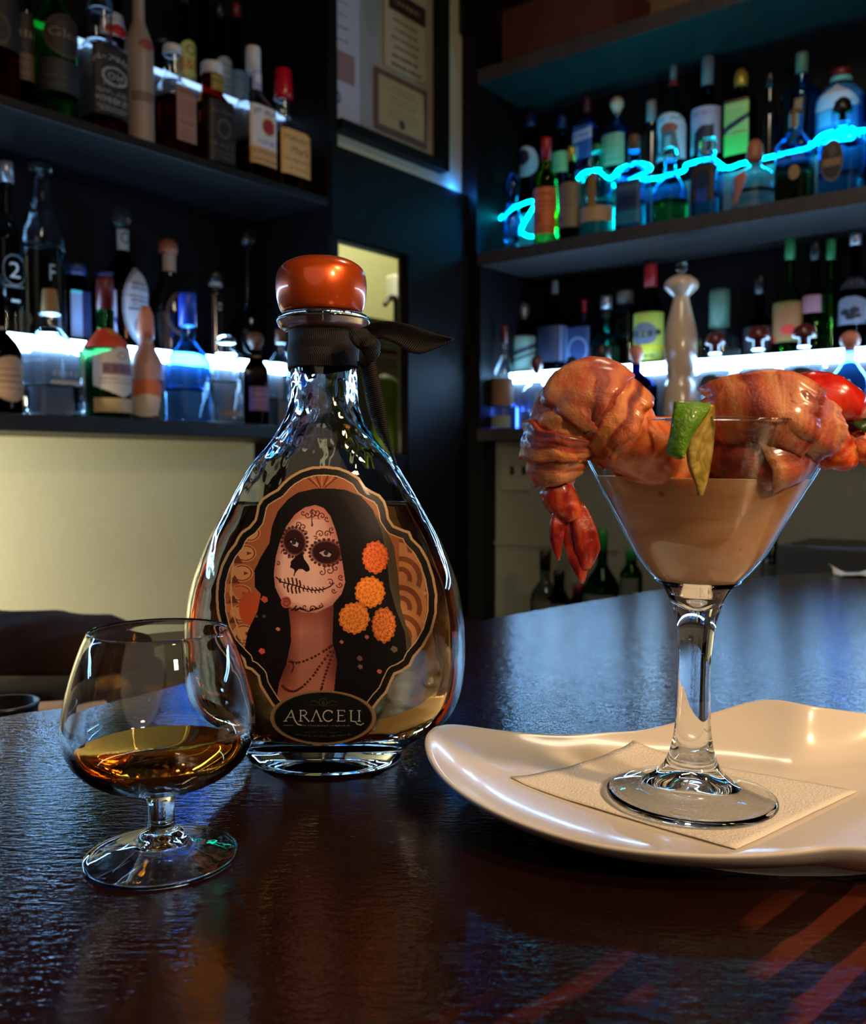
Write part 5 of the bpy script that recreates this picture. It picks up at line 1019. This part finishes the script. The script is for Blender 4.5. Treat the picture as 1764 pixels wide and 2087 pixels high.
for t_, hz in ((1.006, .975), (1.0, .90), (.955, .62), (.88, .34), (.79, .12), (.68, .0), (.60, -.02)):
    for i in range(nA): V.append((RG[i] * t_ * math.cos(grid[i]), RG[i] * t_ * math.sin(grid[i]), Z0 + (ZG[i] - Z0 - .001) * hz + (.0002 if hz > 0 else 0)))
for t_, z in ((.585, .0008), (.575, .0), (.555, .0), (.545, .0015), (.52, .002)):
    rm = (RG * .4 + RG.mean() * .6)
    for i in range(nA): V.append((rm[i] * t_ * math.cos(grid[i]), rm[i] * t_ * math.sin(grid[i]), z))
nr = len(V) // nA; Fc = []
for k in range(nr - 1):
    for i in range(nA): j = (i + 1) % nA; Fc.append([k * nA + i, k * nA + j, (k + 1) * nA + j, (k + 1) * nA + i])
Fc.append([i for i in range(nA)]); Fc.append([(nr - 1) * nA + i for i in range(nA)])
porc = pmat('white_porcelain', (222, 214, 202), .22, coat=.35, spec=.5)
pla = mobj('plate', V, Fc, porc); fix_normals(pla); pla.location = (pc_.x, pc_.y, 0); tag(pla, 'white porcelain plate with wavy upturned corners under the martini glass', 'plate')
ss = pla.modifiers.new('s', 'SUBSURF'); ss.levels = 1; ss.render_levels = 1

# napkin under the glass
zN = Z0 + .0035 + .0006
def nz_(x, y): 
    a_ = math.atan2(y - pc_.y, x - pc_.x); i = int((a_ + PI) / (2 * PI) * nA) % nA; t_ = math.hypot(x - pc_.x, y - pc_.y) / RG[i]
    return Z0 + .0035 + (ZG[i] - Z0 - .0035) * float(np.interp(t_, [q[0] for q in prof_t], [q[1] for q in prof_t])) + .0009
Q4 = [Vector(rim_pt(1040, 1592, .009)), Vector(rim_pt(1290, 1512, .014)), Vector(rim_pt(1748, 1583, .015)), Vector(rim_pt(1500, 1722, .010))]
n_ = 26; V = []
for i in range(n_ + 1):
    for j in range(n_ + 1):
        p = Q4[0].lerp(Q4[1], i / n_).lerp(Q4[3].lerp(Q4[2], i / n_), j / n_)
        V.append((p.x, p.y, nz_(p.x, p.y) + .0004 * noise.noise(p * 60)))
Fc = [[i * (n_ + 1) + j, i * (n_ + 1) + j + 1, (i + 1) * (n_ + 1) + j + 1, (i + 1) * (n_ + 1) + j] for i in range(n_) for j in range(n_)]
nap = mobj('paper_napkin', V, Fc, pmat('embossed_paper', (236, 228, 214), .85, bump=.5, bscale=900)); fix_normals(nap); nap.modifiers.new('t', 'SOLIDIFY').thickness = .0004
tag(nap, 'square white paper napkin on the plate under the martini glass', 'napkin')

# ------------------------------------------------------------------ martini glass
zM = zN + .0012
mc = atZ(1407, 1617, zM + .002); YM = mc.y; km = YM / F
mg = empty('martini_glass', (mc.x, YM, zM), 0, 'martini glass filled with creamy tan sauce standing on the white plate', 'glass')
mg.rotation_euler = (0, math.radians(1.0), 0)
def zm(py): return atY(1407, py, YM).z - zM
lo = [(.5, 1572), (24, 1578), (50, 1592), (85, 1604), (125, 1613), (152, 1619), (165, 1621), (171, 1618), (172, 1613), (165, 1607), (130, 1598), (95, 1588), (72, 1572), (56, 1552), (45, 1525), (38, 1490), (34, 1440), (33, 1380), (33.5, 1330), (38, 1280), (46, 1245), (58, 1212), (70, 1192)]
lp_ = smooth_prof(lo, 4); lp_ = [(max(.1, r) * km, max(0.0, zm(y) - zm(1621))) for r, y in lp_]
z_top = lp_[-1][1]
def zq(py): return zm(py) - zm(1621)
BL_ = [(.5, 1232), (16, 1228), (39, 1213), (86, 1176), (131, 1121), (172, 1046), (215, 968), (240, 920), (272, 862)]
# the solid stem closes around the tip of the bowl
tipf = [(r * km, zq(y)) for r, y in ((86, 1176), (39, 1213), (16, 1228), (.5, 1232))]
stem = lathe('glass_stem_and_foot', lp_ + [(p[0] + .0002, p[1] - .0002) for p in tipf[:1]] + [(p[0], p[1] - .0004) for p in tipf[1:]], GL_HERO, mg, seg=72, closed=True)
TG = thin_glass('thin_clear_glass')
bw = smooth_prof(BL_[2:], 5)
wall = [(r * km, zq(y)) for r, y in bw] + [((r - 3.5) * km, zq(y)) for r, y in bw[::-1]]
bowl = lathe('glass_bowl', wall, TG, mg, seg=96, closed=False)
tr = [(272 * km * math.cos(a), 272 * km * math.sin(a), zq(862)) for a in np.linspace(0, 2 * PI, 97)]
tube('glass_rim', tr, .0007, GL_HERO, mg, seg=8, cap=False)
sauce_m = bpy.data.materials.new('creamy_chipotle_sauce'); sauce_m.use_nodes = True; nt = sauce_m.node_tree; b = nt.nodes['Principled BSDF']
tc = nt.nodes.new('ShaderNodeTexCoord'); n1 = nt.nodes.new('ShaderNodeTexNoise'); n1.inputs['Scale'].default_value = 26; n1.inputs['Detail'].default_value = 5; n1.inputs['Distortion'].default_value = 1.4
mp = nt.nodes.new('ShaderNodeMapping'); mp.inputs['Scale'].default_value = (.6, .6, 2.6); nt.links.new(tc.outputs['Object'], mp.inputs[0]); nt.links.new(mp.outputs[0], n1.inputs['Vector'])
cr = nt.nodes.new('ShaderNodeValToRGB'); e = cr.color_ramp.elements; e[0].position = .32; e[0].color = (*srgb((214, 142, 84)), 1); e[1].position = .62; e[1].color = (*srgb((232, 178, 122)), 1)
v2 = nt.nodes.new('ShaderNodeTexVoronoi'); v2.inputs['Scale'].default_value = 62; nt.links.new(tc.outputs['Object'], v2.inputs['Vector']); c2 = nt.nodes.new('ShaderNodeValToRGB'); c2.color_ramp.elements[0].position = .05; c2.color_ramp.elements[0].color = (.6, .3, .15, 1); c2.color_ramp.elements[1].position = .13; c2.color_ramp.elements[1].color = (1, 1, 1, 1)
nt.links.new(v2.outputs['Distance'], c2.inputs[0]); mu = nt.nodes.new('ShaderNodeMix'); mu.data_type = 'RGBA'; mu.blend_type = 'MULTIPLY'; mu.inputs['Factor'].default_value = 1; nt.links.new(n1.outputs['Fac'], cr.inputs[0]); nt.links.new(cr.outputs[0], mu.inputs['A']); nt.links.new(c2.outputs[0], mu.inputs['B'])
nt.links.new(mu.outputs['Result'], b.inputs['Base Color']); b.inputs['Roughness'].default_value = .35; b.inputs['Subsurface Weight'].default_value = .3; b.inputs['Subsurface Scale'].default_value = .006; b.inputs['Subsurface Radius'].default_value = (1, .5, .25)
sp_ = smooth_prof([(.5, 1229), (16, 1225), (37, 1210), (83, 1173), (127, 1119), (167, 1045), (207, 975), (203, 971), (150, 972), (.5, 974)], 5)
lathe('sauce', [((r - .6) * km if r > 1 else r * km, zq(y)) for r, y in sp_], sauce_m, mg, seg=96)

# ------------------------------------------------------------------ bacon-wrapped shrimp
def food_mat(name, c0, c1, c2, scale=(1, 1, 1), sc=120, rough=.28, coat=.5, uvmap=False, bump=.4, lo=.34, hi=.66):
    m = bpy.data.materials.new(name); m.use_nodes = True; nt = m.node_tree; b = nt.nodes['Principled BSDF']
    tc = nt.nodes.new('ShaderNodeTexCoord'); mp = nt.nodes.new('ShaderNodeMapping'); mp.inputs['Scale'].default_value = scale
    nt.links.new(tc.outputs['UV' if uvmap else 'Object'], mp.inputs[0])
    n = nt.nodes.new('ShaderNodeTexNoise'); n.inputs['Scale'].default_value = sc; n.inputs['Detail'].default_value = 5; n.inputs['Distortion'].default_value = .6; nt.links.new(mp.outputs[0], n.inputs['Vector'])
    cr = nt.nodes.new('ShaderNodeValToRGB'); e = cr.color_ramp.elements; e[0].position = lo; e[0].color = (*srgb(c0), 1); e[1].position = hi; e[1].color = (*srgb(c2), 1); q = e.new(.5); q.color = (*srgb(c1), 1)
    nt.links.new(n.outputs['Fac'], cr.inputs[0]); nt.links.new(cr.outputs[0], b.inputs['Base Color'])
    b.inputs['Roughness'].default_value = rough; b.inputs['Coat Weight'].default_value = coat; b.inputs['Coat Roughness'].default_value = .15
    b.inputs['Subsurface Weight'].default_value = .25; b.inputs['Subsurface Scale'].default_value = .004; b.inputs['Subsurface Radius'].default_value = (1, .35, .15)
    n2 = nt.nodes.new('ShaderNodeTexNoise'); n2.inputs['Scale'].default_value = 420; n2.inputs['Detail'].default_value = 6; n2.inputs['Roughness'].default_value = .65; nt.links.new(tc.outputs['Object'], n2.inputs['Vector'])
    bp = nt.nodes.new('ShaderNodeBump'); bp.inputs['Strength'].default_value = bump; bp.inputs['Distance'].default_value = .0012; nt.links.new(n2.outputs['Fac'], bp.inputs['Height']); nt.links.new(bp.outputs[0], b.inputs['Normal']); return m
M_MEAT = food_mat('shrimp_meat', (196, 74, 34), (226, 120, 66), (240, 160, 104), sc=90)
M_DARKM = food_mat('grilled_shrimp_meat', (92, 30, 24), (140, 52, 34), (176, 82, 50), sc=80)
M_BAC = food_mat('crisp_bacon', (112, 28, 14), (176, 70, 30), (226, 140, 74), scale=(170, 26, 1), sc=1.0, uvmap=True, bump=.8, lo=.40, hi=.60)
M_BAC2 = food_mat('pale_bacon', (140, 48, 30), (196, 96, 58), (222, 150, 96), scale=(140, 20, 1), sc=1.0, uvmap=True, bump=.7, lo=.40, hi=.62)
M_FIN = food_mat('shrimp_tail_shell', (120, 20, 14), (186, 46, 24), (214, 92, 50), scale=(1, 1, .3), sc=160, rough=.22, coat=.7)
M_RED = food_mat('red_shrimp_shell', (180, 20, 14), (214, 40, 24), (226, 70, 46), sc=70, rough=.2, coat=.8, bump=.15)
M_ORG = food_mat('orange_shrimp_bits', (170, 40, 20), (214, 84, 36), (236, 140, 70), sc=110)
def body_frame(path, rad):
    P = spline([atY(*p) for p in path], 8); n = len(P); Rr = np.interp(np.linspace(0, 1, n), np.linspace(0, 1, len(rad)), rad)
    fr = []; prev = None
    for i, p in enumerate(P):
        d = (P[min(i + 1, n - 1)] - P[max(i - 1, 0)]).normalized()
        x = Vector((0, -1, 0)) if prev is None else prev
        x = (x - d * x.dot(d)).normalized(); prev = x; fr.append((p, d, x, d.cross(x), Rr[i]))
    return fr
def body_mesh(name, fr, mat, par, seg=28, wob=.0016, wsc=90, flat=1.0, seed=0):
    V = []; n = len(fr)
    for i, (p, d, x, y, r) in enumerate(fr):
        e = math.sqrt(max(0.02, 1 - max(0, (abs(i / (n - 1) - .5) - .40) / .10) ** 2 * .98))
        for k in range(seg):
            a_ = 2 * PI * k / seg; dr = x * math.cos(a_) * flat + y * math.sin(a_); v = p + dr * r * e
            v += dr * wob * noise.fractal(v * wsc + Vector((seed, 0, 0)), .7, 2, 4); V.append(v - par.location)
    Fc = [[i * seg + k, i * seg + (k + 1) % seg, (i + 1) * seg + (k + 1) % seg, (i + 1) * seg + k] for i in range(n - 1) for k in range(seg)] + [list(range(seg))[::-1], [(n - 1) * seg + k for k in range(seg)]]
    return fix_normals(mobj(name, V, Fc, mat, par))
def wrap(name, fr, s0, s1, a0, a1, wid, mat, par, off=.0016, ruf=.0014, seed=0, nt_=48, nw=10, thick=.0014, skew=0.0):
    """a strip of bacon wound round the body"""
    n = len(fr); V = []; uv = []; Ln = 0; tot = sum((fr[i + 1][0] - fr[i][0]).length for i in range(n - 1))
    for i in range(nt_ + 1):
        t_ = i / nt_; Ln += .035 / nt_ * abs(a1 - a0) / 3
        for j in range(nw + 1):
            q = j / nw - .5; w_ = wid * (1 + .18 * noise.noise(Vector((t_ * 5, j > nw / 2, seed))))
            s = s0 + (s1 - s0) * t_ + q * w_ / tot + skew * q * 0 + .02 * noise.noise(Vector((t_ * 9, seed, 4)))
            s = min(max(s, 0.0), .999) * (n - 1); k = min(int(s), n - 2); f = s - k
            p = fr[k][0].lerp(fr[k + 1][0], f); x = fr[k][2].lerp(fr[k + 1][2], f); y = fr[k][3].lerp(fr[k + 1][3], f); r = fr[k][4] * (1 - f) + fr[k + 1][4] * f
            a_ = a0 + (a1 - a0) * t_; dr = (x * math.cos(a_) + y * math.sin(a_)).normalized()
            edge = (abs(q) * 2) ** 2
            rr = r + off + ruf * (.5 + noise.fractal(Vector((t_ * 7, q * 2.5, seed)), .8, 2, 3)) + ruf * 1.1 * edge * noise.noise(Vector((t_ * 22, q * 2, seed + 3)))
            V.append(p + dr * rr - par.location); uv.append((q * wid + .05 * seed, Ln))
    Fc = [[i * (nw + 1) + j, i * (nw + 1) + j + 1, (i + 1) * (nw + 1) + j + 1, (i + 1) * (nw + 1) + j] for i in range(nt_) for j in range(nw)]
    o = mobj(name, V, Fc, mat, par); ul = o.data.uv_layers.new(name='UVMap')
    for lp in o.data.loops: ul.data[lp.index].uv = uv[lp.vertex_index]
    s_ = o.modifiers.new('t', 'SOLIDIFY'); s_.thickness = thick; s_.offset = 0
    return o
q0 = atY(1200, 850, .392)
sh = empty('bacon_wrapped_shrimp', q0, 0, 'bacon-wrapped shrimp hooked over the left rim of the martini glass, tail hanging down', 'shrimp')
fr = body_frame([(1412, 934, .412), (1350, 925, .403), (1290, 900, .397), (1245, 850, .394), (1205, 822, .394), (1160, 852, .396), (1138, 905, .398), (1134, 955, .400), (1146, 1000, .401)], [.0125, .0150, .0152, .0150, .0142, .0125, .0112, .0098, .0062])
body_mesh('shrimp_body', fr, M_MEAT, sh)
wrap('bacon_strip', fr, .36, .48, -1.9, 2.3, .020, M_BAC, sh, seed=1)
wrap('bacon_strip', fr, .50, .56, -2.2, 2.4, .020, M_BAC2, sh, seed=2.3, off=.0030)
wrap('bacon_strip', fr, .62, .66, -2.4, 2.4, .017, M_BAC, sh, seed=3.1, off=.0016)
wrap('bacon_strip', fr, .74, .77, -2.6, 2.6, .013, M_BAC, sh, seed=4.7, off=.0032)
wrap('bacon_strip', fr, .85, .87, -2.8, 2.8, .014, M_BAC2, sh, seed=5.2, off=.0014)
fr2 = body_frame([(1128, 985, .400), (1142, 1015, .400), (1160, 1040, .400), (1168, 1062, .400)], [.0068, .0074, .0062, .0045])
tj = body_mesh('tail_joint', fr2, M_FIN, sh, wob=.0008, wsc=200)
def fin(name, path, rads, mat, par, flat=.35, wob=.0005):
    P = [p - (par.parent.location if par.parent else par.location) for p in spline([atY(*p) for p in path], 6)]
    fr = []; n = len(P); Rr = np.interp(np.linspace(0, 1, n), np.linspace(0, 1, len(rads)), rads); V = []; seg = 16
    for i, p in enumerate(P):
        d = (P[min(i + 1, n - 1)] - P[max(i - 1, 0)]).normalized(); x = Vector((1, 0, 0)); x = (x - d * x.dot(d)).normalized(); y = d.cross(x)
        for k in range(seg):
            a_ = 2 * PI * k / seg; v = p + x * Rr[i] * math.cos(a_) + y * Rr[i] * flat * math.sin(a_) * (1 + .4 * math.cos(3 * a_)); v += y * wob * noise.noise(v * 300); V.append(v)
    Fc = [[i * seg + k, i * seg + (k + 1) % seg, (i + 1) * seg + (k + 1) % seg, (i + 1) * seg + k] for i in range(n - 1) for k in range(seg)] + [list(range(seg))[::-1], [(n - 1) * seg + k for k in range(seg)]]
    return fix_normals(mobj(name, V, Fc, mat, par))
fin('tail_fin', [(1142, 1030, .399), (1136, 1070, .399), (1134, 1100, .399), (1138, 1142, .400)], [.0022, .0036, .0030, .0004], M_FIN, tj)
fin('tail_fin', [(1176, 1030, .398), (1190, 1080, .398), (1196, 1120, .399), (1194, 1160, .400)], [.003, .0052, .0058, .0015], M_FIN, tj, flat=.3)
fin('tail_fin', [(1162, 1040, .401), (1170, 1090, .401), (1180, 1140, .401), (1187, 1190, .402)], [.003, .0056, .0048, .0004], M_FIN, tj, flat=.3)

q0 = atY(1580, 850, .398)
sh = empty('bacon_wrapped_shrimp', q0, 0, 'bacon-wrapped shrimp over the right rim of the martini glass with a bright red end', 'shrimp')
fr = body_frame([(1470, 925, .420), (1475, 860, .405), (1520, 838, .396), (1580, 838, .392), (1640, 865, .392), (1690, 870, .398)], [.0100, .0120, .0135, .0150, .0135, .0090])
body_mesh('shrimp_body', fr, M_ORG, sh, seed=3)
wrap('bacon_strip', fr, .22, .30, -2.0, 2.6, .018, M_BAC2, sh, seed=7.1)
wrap('bacon_strip', fr, .50, .62, -2.3, 2.4, .034, M_BAC2, sh, seed=8.4, off=.0026, ruf=.0022)
wrap('bacon_strip', fr, .74, .82, -2.3, 2.2, .020, M_BAC2, sh, seed=9.7, off=.001, ruf=.0022)
frr = body_frame([(1600, 800, .412), (1650, 805, .405), (1700, 815, .402), (1756, 832, .402)], [.0070, .0108, .0105, .0050]); body_mesh('red_shell', frr, M_RED, sh, wob=.0006, seed=9)
frr = body_frame([(1690, 850, .410), (1740, 852, .410), (1800, 862, .412)], [.0060, .0070, .0080]); body_mesh('shrimp_end', frr, M_DARKM, sh, seed=4)
q0 = atY(1720, 920, .410)
sh = empty('bacon_wrapped_shrimp', q0, 0, 'orange grilled shrimp hanging outside the right rim of the martini glass, cut by the frame', 'shrimp')
frr = body_frame([(1690, 880, .410), (1706, 905, .409), (1716, 935, .410), (1722, 955, .412)], [.0060, .0090, .0075, .0022]); body_mesh('shrimp_body', frr, M_ORG, sh, seed=5, wob=.0024)
frr = body_frame([(1738, 872, .409), (1760, 905, .409), (1790, 925, .410)], [.0035, .0075, .0080]); body_mesh('shrimp_body', frr, M_ORG, sh, seed=6, wob=.0022)
frr = body_frame([(1665, 948, .413), (1690, 930, .412), (1700, 900, .411)], [.0025, .0065, .0060]); body_mesh('red_shell', frr, M_RED, sh, wob=.0012, seed=10)
o = fin('green_herb_leaf', [(1738, 862, .402), (1755, 866, .401), (1775, 868, .401)], [.001, .0034, .003], pmat('dark_green_herb', (40, 66, 18), .4), empty('garnish_leaf', atY(1755, 866, .401), 0, 'small dark green leaf beside the shrimp at the right edge', 'leaf')); o.name = 'leaf_blade'
# meat seen through the glass, half sunk in the sauce
q0 = atY(1540, 930, .42)
sh = empty('shrimp', q0, 0, 'dark grilled shrimp lying in the martini glass right of the lime', 'shrimp')
frr = body_frame([(1462, 925, .412), (1500, 935, .398), (1560, 938, .393), (1610, 920, .400), (1640, 890, .412)], [.0110, .0125, .0125, .0110, .0075]); body_mesh('shrimp_body', frr, M_DARKM, sh, seed=12)
wrap('bacon_strip', frr, .55, .7, -2.3, 2.2, .022, M_BAC2, sh, seed=11.7, off=.0004, ruf=.001)
q0 = atY(1330, 940, .42)
sh = empty('shrimp', q0, 0, 'smooth orange shrimp lying in the martini glass left of the lime', 'shrimp')
frr = body_frame([(1268, 905, .420), (1300, 930, .425), (1370, 920, .432), (1430, 900, .438)], [.010, .0135, .0140, .011]); body_mesh('shrimp_body', frr, M_ORG, sh, seed=13, wob=.0006)

# ------------------------------------------------------------------ lime garnish
lm = empty('lime_wedge', atY(1410, 900, .372), 0, 'green lime wedge hooked on the front rim of the martini glass', 'lime')
rind = pmat('lime_rind', (92, 140, 20), .35, coat=.3, bump=.5, bscale=700, var=.25); flesh = food_mat('lime_flesh', (120, 104, 34), (156, 136, 60), (190, 170, 100), sc=160, coat=.4, bump=.2); 
YL = .364
patch('rind', [(1374, 822, YL + .004), (1370, 850, YL), (1366, 885, YL), (1360, 922, YL + .001), (1386, 934, YL + .001)], [(1446, 823, YL + .006), (1444, 835, YL + .002), (1424, 862, YL), (1406, 890, YL), (1388, 934, YL + .001)], rind, lm, nu=10, bulge=.003, thick=.0016, ruf=.0004, rs=200)
patch('flesh', [(1446, 824, YL + .008), (1424, 856, YL + .005), (1404, 892, YL + .004), (1402, 940, YL + .005), (1416, 985, YL + .007), (1426, 1010, YL + .009)], [(1451, 828, YL + .014), (1452, 860, YL + .012), (1450, 900, YL + .012), (1444, 945, YL + .012), (1436, 985, YL + .010), (1427, 1009, YL + .008)], flesh, lm, nu=8, bulge=.001, thick=.002)
